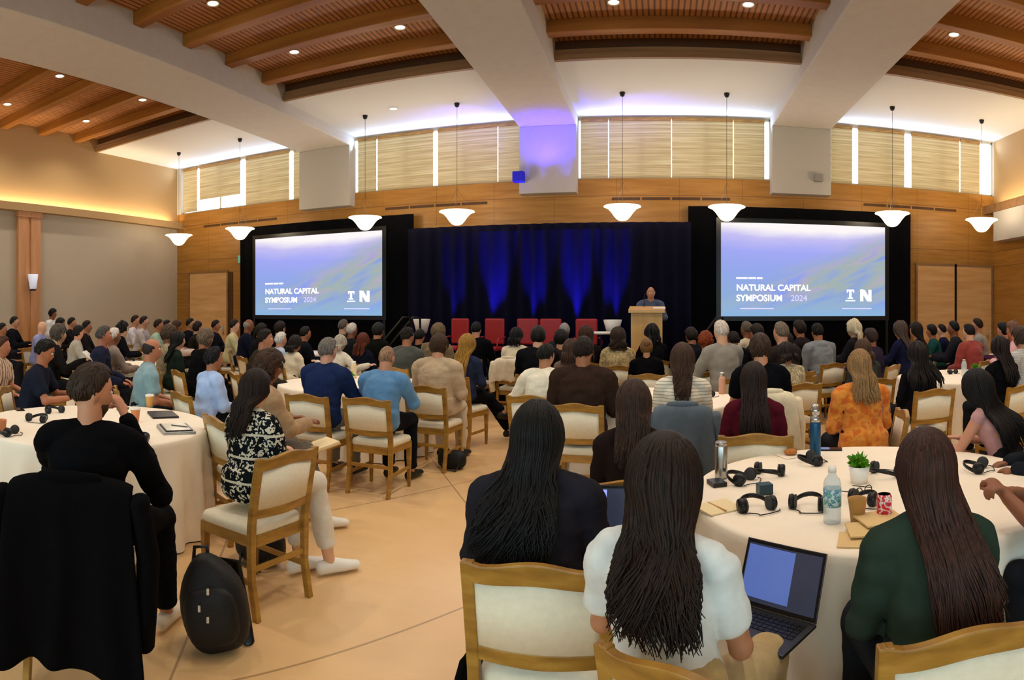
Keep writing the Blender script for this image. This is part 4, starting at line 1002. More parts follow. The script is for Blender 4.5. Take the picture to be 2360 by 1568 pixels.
    if hk != 'bald':
        th = {'short': .014, 'rim': .008, 'buzz': .006, 'curly': .036, 'curlylong': .034, 'mid': .022, 'long': .02, 'wavy': .024, 'bob': .022, 'pony': .015, 'bun': .016}[hk] * q('hth', 1)
        lumpy = {'curly': .014, 'curlylong': .014, 'short': .004, 'mid': .007}.get(hk, .003)
        fr = 26 if 'curly' in hk else 14
        def capf(p):
            b = headfn(p); zl = interp(HL, p.y) - (.2 if hk in LONGS else 0) - (.1 if hk == 'mid' else 0)
            m = sst(-.1, .12, p.z - zl) if hk != 'short' else sst(-.06, .5, p.z - zl) ** .8
            if hk == 'rim': m *= 1 - sst(.3, .55, p.z + .25 * p.y)
            nz = noise.noise((p.x * fr / 6 + sd, p.y * fr / 6, p.z * fr / 6))
            d = (th * (1 + .25 * p.z) + lumpy * nz) * m - .014 * (1 - m)
            return (b + V((p.x, p.y, p.z)) * d) * hs
        g = G().ell(hc, None, HM, *((40, 30), (24, 18), (16, 12))[tier], fn=capf)
        if hk == 'bun':
            g.ell(hc + HM @ V((0, -.1, .07)) * hs, (.042, .04, .04), HM, 14, 9)
        if hk in ('short', 'mid', 'curly') and tier < 2:
            for i in range((420, 150)[tier]):
                az, el = rr.uniform(-3.14, 3.14), rr.uniform(-.5, 1.5); pts = []
                p = V((math.sin(az) * math.cos(el), -math.cos(az) * math.cos(el), math.sin(el)))
                if p.z - interp(HL, p.y) + (.1 if hk == 'mid' else 0) < (.02 if hk != 'short' else .45): continue
                dz = rr.uniform(-.4, .4) if hk != 'curly' else rr.uniform(-1.5, 1.5)
                for k in range(4):
                    e2 = el - {'curly': .1, 'short': .09}.get(hk, .16) * k; a2 = az + dz * .12 * k
                    pp = V((math.sin(a2) * math.cos(e2), -math.cos(a2) * math.cos(e2), math.sin(e2)))
                    pts.append(hc + HM @ ((headfn(pp) + pp * (th * (.75 + .16 * k * (1 if k < 3 else .4)))) * hs))
                r1 = (.007, .011)[tier] * (1.3 if hk == 'curly' else 1)
                g.tube(pts, [r1, r1, r1 * .75, r1 * .35], 5, cap=.5)
        n, r0 = ((int(q('locks', 300) * 1.6), .0058), (90, .013), (16, .03))[tier]
        ln = q('hlen', {'long': .5, 'wavy': .48, 'bob': .2, 'curlylong': .36, 'pony': .42}.get(hk, 0)) * s
        if ln:
            wav = {'wavy': .024, 'curlylong': .026}.get(hk, .006); spread = q('spread', 1.1)
            tt = [(t, rx * wide, ry * s, spine(t)) for t, rx, ry in T if t >= 0]
            def yback(z):
                best = tt[0]
                for w0, w1 in zip(tt, tt[1:]):
                    if w0[3].z <= z <= w1[3].z:
                        u = (z - w0[3].z) / max(1e-6, w1[3].z - w0[3].z); return lerp(w0[3].y - w0[2], w1[3].y - w1[2], u)
                return tt[-1][3].y - tt[-1][2] if z > tt[-1][3].z else tt[0][3].y - tt[0][2]
            zsh = sh[1].z
            if hk == 'pony':
                base = hc + HM @ V((0, -.115, .0)) * hs
                for i in range(max(14, n // 4)):
                    pts = []; a0 = rr.uniform(0, 6.28); rd = rr.uniform(0, .022); wv = rr.uniform(0, 6)
                    for k in range(10):
                        u = k / 9; z = base.z - ln * u; y = min(base.y - .01 - .01 * math.sin(3 * u), yback(z) - .02)
                        y = lerp(base.y, y, sst(0, .4, u)); rad = rd * (1.2 - .9 * u)
                        pts.append(V((base.x + rad * math.cos(a0) + .008 * math.sin(5 * u + wv), y + rad * math.sin(a0), z)))
                    g.tube(pts, [lerp(r0 * 1.2, r0 * .25, k / 9) for k in range(10)], 5, cap=.6)
            else:
                amax = q('amax', 112)
                for i in range(n):
                    az = R(rr.uniform(-amax, amax)); lay = rr.random() ; el0 = R(rr.uniform(20, 82)); off = th * rr.uniform(.55, 1.15)
                    L2 = ln * rr.uniform(.72, 1.05) * (1 - .18 * abs(az) / R(amax)) ; wv = az * 3.2 + rr.uniform(-.6, .6) + 1.5 * round(lay * 2); wf = rr.uniform(10, 12)
                    pts = []
                    for k in range(5):
                        el = lerp(el0, R(-4), k / 4); p = V((math.sin(az) * math.cos(el), -math.cos(az) * math.cos(el), math.sin(el)))
                        pts.append(hc + HM @ ((headfn(p) + p * off) * hs))
                    p0 = pts[-1]; m = 10 if tier < 2 else 5
                    xdir = p0.x - hc.x
                    for k in range(1, m + 1):
                        u = k / m; z = p0.z - L2 * u; yb = yback(z) - inf - .012 - .03 * lay
                        side = abs(xdir) / (.09 * hs)
                        y = lerp(p0.y, min(yb, p0.y if p0.y < yb else yb), sst(.0, .42, u))
                        x = hc.x * (1 - u) + q('drift', 0) * u ** 1.3 + xdir * lerp(1, spread, sst(.15, .8, u)) * (1 - .1 * math.sin(3.1 * u)) 
                        am = wav * sst(.2, .7, u)
                        pts.append(V((x + am * math.sin(wf * u + wv), y + am * .6 * math.cos(wf * u + wv * 1.3), z)))
                    mm = len(pts)
                    g.tube(pts, [r0 * (1 - .8 * max(0, (k / (mm - 1) - .45) / .55)) for k in range(mm)], 6 if tier == 0 else 5, cap=.6)
        ob('hair', g, hm, body)
    if q('beard'):
        def bf(p):
            m = sst(-.1, -.55, p.z) * sst(-.25, .25, p.y)
            return (headfn(p) + p * (.007 * m - .01 * (1 - m))) * hs
        ob('beard', G().ell(hc, None, HM, 36, 28, fn=bf), hairmat(q('beard')), body)
    if q('eyes', tier == 0):
        for sx in (-1, 1):
            ob('eye', G().ell(hc + HM @ V((sx * .031, .077, .012)) * hs, (.011, .011, .011), None, 12, 8), mat('eye_white', 'D8D2C8', .2), body)
            ob('eyebrow', G().tube([hc + HM @ V((sx * x_, .0865 - .15 * (x_ - .03) ** 1 * .4, .034 + .004 * math.sin((x_ - .015) * 90))) * hs for x_ in (.016, .03, .046)], [.004, .0045, .003], 6), hm, body)
    body['category'] = 'person'
    ht = hc + HM @ V((0, 0, .118 + {'curly': .036, 'curlylong': .034}.get(hk, .016) * (hk != 'bald'))) * hs
    return body, ht
def room(x, y):
    """how free a seat at x, y is: 1 = clear of every table and neighbour"""
    a = min(((x - tx) ** 2 + (y - ty) ** 2) ** .5 / (RT + .3) for tx, ty in TABLES)
    b = min([((x - ax) ** 2 + (y - ay) ** 2) ** .5 / .68 for ax, ay in PEOPLE] + [9])
    return min(a, b, 1)
def seat(px, r, yaw, hy, span):
    th = (px - X0) / F; best = None; n = int(span / .1)
    for k in range(2 * n + 1):
        dr = .1 * ((k + 1) // 2) * (1 if k % 2 else -1); rr_ = r + dr; x, y = rr_ * math.sin(th), rr_ * math.cos(th)
        if k and (x < XL + .5 or x > XR - .5 or y > (12.6 if px < 560 or px > 2105 else 9.95) or rr_ < 6): continue
        yw = yaw if yaw is not None else math.degrees(math.atan2(-2.4 - x, 12.6 - y)) * .85 + ((int(px) * 37) % 19 - 9)
        hx, hyy = x - math.sin(R(yw)) * hy, y - math.cos(R(yw)) * hy
        sc = room(hx, hyy) - .035 * abs(dr) * (abs(dr) > .3)
        if best is None or sc > best[0] + 1e-6: best = (sc, hx, hyy, yw, rr_)
        if sc >= 1: break
    return best[1:]
PEOPLE = []; PN = []; NP = 0; HANDS = {}; EWL = {}
def headtop_est(o):
    """headtop offset above hip and forward at s=1"""
    a = R(o.get('lean', 6)); y = z = 0
    for i in range(12):
        an = a * (.5 + 1.1 * (i + .5) / 12); y += math.sin(an) * .5 / 12; z += math.cos(an) * .5 / 12
    na = a * 1.1 + R(o.get('neck', 8)); hk = o['hair'][0]
    return y + math.sin(na) * .072 + .012 + math.sin(R(o.get('hpitch', 0))) * -.12 * -1, z + math.cos(na) * .072 + .09 + .118 * math.cos(R(o.get('hpitch', 0))) + {'curly': .036, 'curlylong': .034, 'bald': 0}.get(hk, .016)
def person(label, px, py, r, yaw, hair, top, ch=True, chl=None, cfw=.015, cyaw=None, cpos=None, group=None, **o):
    global NP
    NP += 1
    o = dict(o, hair=hair, top=top, seed=o.get('seed', NP)); th = (px - X0) / F
    hy, hz = headtop_est(o)
    hx, hyy, yw, rr_ = seat(px, r, yaw, hy, o.pop('span', 0 if o.get('tier', 1) == 0 or not ch else .9))
    zh = HC - (py - Y0) * rr_ / F - o.get('z0', 0)
    hipz = o.get('hipz', .62)
    if 's' not in o: o['s'] = max(.84, min(1.17, (zh - hipz) / hz))
    body, ht = build_person(o)
    body.location = (hx, hyy, o.get('z0', 0)); body.rotation_euler.z = -R(yw)
    PEOPLE.append((hx, hyy)); PN.append(label)
    tag(body, label, None, group)
    if ch:
        cw = yw if cyaw is None else cyaw
        cx, cy = cpos or (hx + math.sin(R(cw)) * cfw, hyy + math.cos(R(cw)) * cfw)
        n = len(label.split())
        chair(cx, cy, cw, chl or (('ivory padded wooden chair under the ' if n < 11 else 'chair under the ') + label))
    HANDS[label] = {sx: body.matrix_basis @ (EWL[sx]) for sx in (-1, 1)}
    return body
def draped(name, x, y, yaw, label, col, w=.29, zb=.4, sleeves=True, seed=0, front=.62, cat='jacket', flare=1.15):
    """a garment hung over the back of a chair standing at x, y"""
    t = tag(empty(name, (x, y, 0), -R(yaw)), label, cat)
    m = clothmat(col); nu, path = 26, []
    ztop = .934
    for k in range(5): path.append((-.195 - .012 * k, lerp(front, ztop - .02, k / 4)))
    path += [(-.262, ztop + .004), (-.325, ztop + .004), (-.37, ztop - .025)]
    for k in range(1, 12): path.append((-.378 - .005 * k / 11, lerp(ztop - .05, zb, k / 11)))
    vs = []; rr = random.Random(seed)
    for i, (yy, zz) in enumerate(path):
        dn = max(0, (ztop - zz) / (ztop - zb)) if i > 7 else 0
        for j in range(nu + 1):
            u = -1 + 2 * j / nu
            ww = w * lerp(.9, flare, dn) if i > 4 else w * .86
            fo = .022 * dn * math.sin(u * 9 + seed + 2 * noise.noise((u * 2, zz * 2, seed))) - .05 * dn * (1 - u * u)
            drop = (-.035 * u ** 4 if i >= 4 else 0)
            zz2 = zz + drop + (.05 * noise.noise((u * 3, seed, 1)) * (1 if i == len(path) - 1 else 0))
            vs.append((u * ww, yy - fo if i > 7 else yy, zz2))
    n1 = nu + 1
    g = G().add(vs, [(i * n1 + j, i * n1 + j + 1, (i + 1) * n1 + j + 1, (i + 1) * n1 + j) for i in range(len(path) - 1) for j in range(nu)])
    b = ob('jacket_body', g, m, t); sl = b.modifiers.new('cloth', 'SOLIDIFY'); sl.thickness = .018; sl.offset = 0
    sb = b.modifiers.new('sub', 'SUBSURF'); sb.levels = 1; sb.render_levels = 1
    if sleeves:
        for sx in (-1, 1):
            L_ = min(.6, ztop - zb + .08)
            ob('sleeve', G().tube([(sx * (w + .0), -.33, ztop - .07), (sx * (w + .035), -.3, ztop - .1 - L_ * .35), (sx * (w + .03), -.31, ztop - .1 - L_ * .7), (sx * (w + .02), -.3, ztop - .08 - L_)], [(.045, .06), (.05, .062), (.045, .055), (.042, .05)], 12, cap=.5), m, t)
    ob('collar', G().tube([(-w * .4, -.32, ztop + .0), (0, -.335, ztop + .01), (w * .4, -.32, ztop + .0)], [(.02, .03)] * 3, 10), m, t)
    return t
# ------------------------------------------------------------------ who sits where (label, pixel of head top, distance, heading, hair, top)
K = dict
BLK, DBR, BRN, LBR, GRY, BLD = '0E0C0B', '1E130D', '3A2416', '5E4026', '7E756A', '9A7440'
# nearest people
n1 = person('bearded man in black sweater, hands folded at his mouth', 214, 850, 3.08, -38, ('short', '33241A'), ('sweater', '0A0A0C'), tier=0, lean=10, neck=18, hpitch=10, hyaw=58, hs=1.14, wide=1.1, beard='4A3222', eyes=True,
            arms={1: ((.13, .12, -.28), (-.07, .24, .09)), -1: ((.05, .24, -.22), (-.17, .27, .05))}, legcol='121214', shoe='E4DAC6', skin='C48A68', vox=.007,
            chl='wooden chair with a black coat over its back, under the bearded man', legs={1: ((.31, .37, .58), (.33, .4, .1), (.35, 1, 0)), -1: ((-.12, .42, .585), (-.1, .3, .1), (0, 1, 0))})
nb = n1.location
draped('coat', nb.x + math.sin(R(-38)) * .05, nb.y + .04, -38, 'long black coat hung over the chair of the bearded man', '08080A', .3, .13, True, 3, .6, flare=1.12)
person('woman with long dark hair in black and white patterned jacket', 592, 858, 3.72, 8, ('long', DBR), ('jacket', '15191E', 'bw'), tier=0, lean=4, hyaw=10, hlen=.3, spread=.8, arms={1: 'lap', -1: 'cross'}, legcol='D8D2C4', shoe='E8E6DE',
       hem=.8, skin='D8A888', cyaw=-80, cfw=-.04, legs={1: ((.15, .42, .58), (.2, .5, .1), (.55, 1, 0)), -1: ((-.05, .42, .58), (.04, .4, .1), (.3, 1, 0))}, chl='wooden chair turned sideways, holding the woman in the patterned jacket')
person('curly brown haired person in beige sweater with a notebook', 628, 806, 4.75, 28, ('curly', '3A2618'), ('sweater', 'A98A68'), tier=0, lean=16, hpitch=8, arms='table', legcol='6E675C', shoe='E8E6DE', hyaw=10,
       legs={1: ((.12, .42, .585), (.2, .52, .1), (.3, 1, 0)), -1: ((-.1, .42, .585), (-.05, .45, .1), (.1, 1, 0))})
person('woman with long black hair in navy blazer', 1240, 933, 2.28, -2, ('wavy', '0B0909'), ('blazer', '25242C'), tier=0, lean=10, drift=-.06, hlen=.47, spread=1.35, wide=1.2, locks=420, arms='lap', amax=105, cpos=(-.385, 2.16), chl='ivory backed wooden chair of the woman in the navy blazer', legcol='101016')
person('woman with wavy brown hair in white t-shirt', 1588, 1027, 1.78, 22, ('wavy', '21140E'), ('tshirt', 'DDE2E0'), tier=0, lean=12, sway=-.06, cpos=(.2, 1.59), cyaw=32, hlen=.43, spread=1.05, wide=1.1, locks=460, hth=1.5, arms={1: ((.07, .06, -.27), (-.02, .32, -.26)), -1: 'lap'}, skin='B8805E', legcol='B49C6C', hpitch=10,
       legs={1: ((.16, .46, .53), (.14, .44, .1), (0, 1, 0)), -1: ((-.1, .44, .53), (-.1, .44, .1), (0, 1, 0))})
person('woman with long straight brown hair in dark green top', 2132, 998, 1.88, 6, ('long', '38211A'), ('sweater', '2C3A30'), tier=0, lean=8, hlen=.56, spread=1.1, drift=.07, wide=1.04, locks=420, arms='lap', hyaw=12, legcol='20242A', skin='C99274')
person('person in light blue shirt with clasped brown hands on the table', 2500, 905, 2.55, -40, ('short', BLK), ('shirt', '7FB0DC'), tier=0, lean=16, skin='8A5438', sleeve='elbow', arms={1: ((.04, .2, -.24), (-.24, .42, -.1)), -1: ((.02, .2, -.24), (-.1, .44, -.1))}, legcol='1A1C22', vox=.007, curl=.9)
person('woman with long brown hair in dark brown top', 1461, 888, 3.2, 0, ('long', '36241C'), ('sweater', '241A18'), tier=0, lean=6, hlen=.34, spread=1.0, locks=300, legcol='1A1614')
person('woman with thick black hair and bare shoulder, leaning over the table', 2232, 866, 4.2, -30, ('long', '0D0A0B'), ('tank', 'B88A8A'), tier=0, lean=24, hpitch=16, hlen=.46, spread=1.9, drift=.05, hth=1.6, arms='table', locks=520, skin='C48A70', amax=125)
person('blonde woman in orange patterned shirt', 1980, 808, 4.85, -4, ('long', '8A6A44'), ('shirt', 'DE8628', 'floral'), tier=0, lean=5, hlen=.3, spread=1.2, wide=1.12, legcol='222228', locks=260, cyaw=-78, cfw=-.03, chl='ivory padded chair turned sideways under the blonde woman in orange')
person('woman with long dark brown hair in maroon top', 1737, 851, 4.25, 6, ('long', '241814'), ('sweater', '4E1420'), tier=0, lean=4, hlen=.5, spread=1.15, wide=1.05, locks=300)
person('man in brown jacket with thinning dark hair', 1345, 774, 5.55, 4, ('short', '1E1712'), ('jacket', '33251F'), tier=0, lean=8, wide=1.12, hyaw=6, skin='A06A48')
person('man with black hair in cream shirt looking down', 1262, 794, 6.15, 8, ('short', '0F0D0C'), ('shirt', 'E6E0CC'), tier=0, lean=16, hpitch=16, hyaw=24, skin='B07A58', arms={-1: ((.16, .02, -.24), (.0, .2, -.3)), 1: 'table'})
person('bald man in blue denim shirt', 896, 797, 5.95, 2, ('buzz', '8A6C54'), ('shirt', '5A88B4'), tier=0, lean=14, hpitch=12, wide=1.14, arms='table', legcol='15161A', skin='C08A6C', hth=.5)
person('grey haired man in navy suit jacket', 757, 778, 6.1, 2, ('short', '6E6862'), ('blazer', '1E2C52'), tier=0, lean=10, wide=1.05, arms='table', hyaw=12, legcol='7A7468', skin='CF9A80')
person('brown haired man in beige blazer', 1012, 770, 6.75, 4, ('mid', '3A281A'), ('blazer', 'B9A284'), tier=0, lean=8, wide=1.1, hyaw=18, legcol='C8B89C', skin='C99274', hth=.9)
person('woman with ponytail in white striped shirt', 1573, 793, 5.1, 2, ('wavy', '3E2A1E'), ('shirt', 'E2DCCB', 'stripe'), tier=0, lean=5, hlen=.33, spread=.5, wide=1.0, locks=220)
# second ring
person('dark haired man in light blue shirt at the near table', 497, 805, 5.75, 24, ('short', '0E0D10'), ('shirt', 'A9C2EE'), lean=8, wide=1.02, hth=1.3, skin='A86F4E')
person('man with receding hair in grey blue polo shirt', 352, 778, 6.15, 38, ('rim', '2A2320'), ('polo', '87A6AE'), lean=8, skin='B87858', wide=1.06, hth=1.6, eyes=True, hyaw=12)
person('older man with glasses in navy suit jacket by the papers', 240, 750, 8.3, 48, ('short', '4E4A46'), ('blazer', '22263A'), lean=8, wide=1.1, skin='B8765A', eyes=True)
person('dark haired man in black shirt looking down', 115, 784, 6.2, 46, ('short', '0F0D0D'), ('polo', '1E2230'), lean=14, hpitch=20, wide=1.08, hth=1.3, eyes=True, skin='B07050', arms='table')
person('person in cream and brown striped shirt at the picture edge', 8, 776, 7.2, 52, ('short', '4A3020'), ('polo', 'D9C8AC', 'vstripe'), lean=8, skin='B87A5A')
person('person with ash blond hair and white sleeve in the beige blazer row', 1010, 744, 9.3, None, ('mid', '6A5840'), ('shirt', '7A684E'), lean=6)
person('woman with golden hair and crossed black trousers by the aisle', 1078, 772, 7.75, 14, ('long', '97712E'), ('sweater', '27304A'), lean=8, hlen=.44, legcol='101014', hth=1.2,
       legs={1: ((.12, .44, .52), (.3, .62, .12), (.4, 1, 0)), -1: ((-.02, .44, .6), (.28, .5, .36), (.6, 1, -.3))})
person('man with dark hair in dark grey shirt at the cream bottle table', 940, 754, 8.7, 8, ('short', '15110F'), ('shirt', '4A4C46'), lean=10, hyaw=20, wide=1.08, skin='A86F4E')
person('woman with dark hair in ivory knit top', 684, 783, 8.9, 20, ('bob', '1A1412'), ('sweater', 'DDD2B8'), lean=10, hlen=.14)
person('person in white cardigan behind the navy suit', 787, 776, 8.95, 10, ('bob', 'A8A090'), ('sweater', 'DCD4C2'), lean=12, hlen=.12, arms='out')
person('woman with auburn hair next to the cream bottle', 838, 777, 8.65, 8, ('bob', '5A2814'), ('sweater', '171A2A'), lean=6, hlen=.26)
person('dark haired man in olive jacket turned sideways', 612, 758, 7.7, 40, ('short', '1A130F'), ('jacket', '2E2A22'), lean=12, skin='B07858', hyaw=22, eyes=True)
person('person with white hair and pale blue shirt, face mask', 650, 767, 9.0, 30, ('short', 'D8D4CC'), ('shirt', 'AEBFD8'), lean=8)
person('older person with grey brown hair in black top', 474, 757, 8.2, 28, ('mid', '6A5A48'), ('sweater', '0E0E10'), lean=10, wide=1.1)
person('woman with long black hair and dark green dress', 413, 766, 8.4, 34, ('long', '151412'), ('sweater', '1F2A22'), lean=6, hlen=.34)
person('woman in patterned beige cardigan', 390, 748, 10.2, 36, ('curly', '4A3A2C'), ('sweater', 'A8987C', 'print'), lean=6)
person('blond woman in black top with updo', 1490, 784, 7.95, -4, ('bun', '6E4E2A'), ('sweater', '0A0A0C'), lean=6, wide=1.1)
person('person with copper red hair in black jacket', 1626, 762, 8.35, -14, ('curly', '7A3412'), ('jacket', '0C0D12'), lean=8, wide=1.05, hth=.7)
person('person with short dark hair in black, beside the copper haired person', 1690, 765, 8.9, -16, ('short', '1A1210'), ('jacket', '0E0E12'), lean=8, wide=1.1)
person('woman with dark curls in yellow cream top', 1424, 754, 9.1, -4, ('curlylong', '2E1F16'), ('shirt', 'C9B184', 'print'), lean=6, hlen=.2, wide=1.1)
person('person with brown hair in mauve brown top', 1316, 785, 7.4, 4, ('long', '3A281E'), ('sweater', '6A554A'), lean=6, hlen=.2)
person('person with black hair and arm stretched along the next chair', 1190, 756, 9.7, 6, ('bob', '0F0D0D'), ('sweater', 'DDD0B4'), lean=5, hlen=.16, arms={1: 'out', -1: 'lap'})
person('brown haired person in black t-shirt', 1752, 769, 5.85, -4, ('mid', '3A2A20'), ('tshirt', '0B0C12'), lean=6, wide=1.0, skin='C99274', chl='wooden chair with a cream jacket, under the brown haired person in black')
person('dark haired person in printed top beyond the cream jacket', 1808, 808, 7.0, -16, ('bob', '1C1310'), ('shirt', 'CFC2A4', 'print'), lean=10, hpitch=14, hlen=.12)
person('woman with heavy dark hair over her shoulders', 2113, 793, 6.45, -8, ('long', '17100F'), ('sweater', '14121A'), lean=6, hlen=.42, spread=2.1, hth=1.6)
person('woman with long dark hair in black near the clear bottle', 2302, 777, 6.75, -16, ('long', '1C1210'), ('sweater', '0D0C10'), lean=6, hlen=.4, spread=1.1, wide=1.1)
person('tall brown haired person behind the blonde in orange', 1988, 784, 7.4, -12, ('long', '4A3526'), ('jacket', '3A3F3C'), lean=6, hlen=.2)
person('man in grey hooded sweatshirt', 1884, 744, 9.5, -22, ('short', '14100E'), ('hoodie', '7E8488'), lean=12, skin='A86F4E', hyaw=10)
person('woman with dark brown hair in black by the grey hoodie', 1810, 766, 8.3, -18, ('long', '1E1512'), ('sweater', '0E0D10'), lean=8, hlen=.2)
person('person with dark hair in rust red shirt', 2232, 746, 10.0, -26, ('short', '17110F'), ('shirt', '8E3A34'), lean=10, wide=1.15)
person('long haired person in dark jacket at the picture edge', 2388, 912, 3.6, -72, ('long', '1A1517'), ('jacket', '1E2228'), lean=25, hpitch=14, arms='table', hlen=.24, tier=0, locks=200)
person('person with brown hair in grey and white top at the picture edge', 2352, 752, 7.9, -30, ('mid', '3E3026'), ('shirt', 'B8BCBE', 'stripe'), lean=6, span=2)
person('person with black hair facing the stage beyond the cream shirt', 1293, 760, 8.6, -4, ('mid', '15110F'), ('sweater', '2A2422'), lean=6, span=2)
flush()
# speaker at the lectern
person('man in grey suit speaking behind the lectern', 1500, 661, 11.32, 176, ('rim', '8A7A68'), ('blazer', '4A5670'), stand=True, hipz=.9, z0=SZ, ch=False, tier=1, arms='table', lean=12, eyes=True, skin='B88468', s=.93, neck=4)
# empty or half hidden chairs
def ch_at(px, py, yaw, label, ztop=.87):
    p = at(px, py, z=ztop); x, y = p.x + math.sin(R(yaw)) * .27, p.y + math.cos(R(yaw)) * .27
    return chair(x, y, yaw, label), x, y
chair(*pol(-30, 3.55), 40, 'ivory padded chair cut off by the picture edge next to the black coat')
# garments over chair backs
_pe = {p.get('label', ''): p for p in bpy.data.objects if p.get('category') == 'person'}
def hung(name, who, label, col, **k):
    c = [o_ for o_ in bpy.data.objects if o_.get('category') == 'chair' and o_.get('label', '').endswith(who)][0]
    return draped(name, c.location.x, c.location.y, -math.degrees(c.rotation_euler.z), label, col, **k)
hung('denim_jacket', 'woman with ponytail in white striped shirt', 'grey blue denim jacket over the chair of the woman in stripes', '55606A', w=.245, zb=.36, seed=5)
hung('jacket', 'under the brown haired person in black', 'cream jacket over the chair of the person in black t-shirt', 'E2D8BA', w=.24, zb=.45, seed=7)
hung('jacket', 'person in cream and brown striped shirt at the picture edge', 'black jacket over the chair of the striped shirt person', '0B0B0D', w=.24, zb=.4, seed=8)
hung('cardigan', 'arm stretched along the next chair', 'cream cardigan hung over a far chair by the aisle', 'E0D2B6', w=.23, zb=.6, seed=9)
# laptop on the lap of the woman in white
lp = pol(1702, 2.02)
laptop((lp[0], lp[1], .575), R(-42), 'dark laptop open on the lap of the woman in the white t-shirt', .33, .225, 112)
laptop((-.27, 2.47, .685), R(0), 'lit laptop on the lap of the woman in the navy blazer', .3, .2, 110, scr='8A92F0', es=1.2)
p = at(735, 1003, 4.75); t = tag(empty('notebook', (p.x, p.y, .62), R(-30)), 'open cream notebook on the knee of the person in beige', 'notebook')
ob('pages', G().box((-.1, -.13, 0), (.1, .13, .018), mtx=Matrix.Rotation(R(12), 4, 'X')), M['paper'], t, smooth=False); ob('cover', G().box((-.105, -.135, -.006), (.105, .135, 0), mtx=Matrix.Rotation(R(12), 4, 'X')), M['kraft'], t, smooth=False)
person('grey haired person in dark top holding up a white sheet', 134, 746, 8.3, None, ('mid', '4E463E'), ('sweater', '1A1818'), lean=10, arms={1: ((.1, .14, -.2), (.16, .38, -.08)), -1: 'lap'})
p = HANDS['grey haired person in dark top holding up a white sheet'][1] + V((0, 0, .03)); t = tag(ob('paper', G().box((-.1, -.14, 0), (.1, .14, .004), mtx=Matrix.Rotation(R(40), 4, 'Y')), mat('white_paper', 'F4F0EA', .7), smooth=False, loc=p, rz=R(40)), 'white sheet of paper held up beside the navy suit jacket', 'paper')
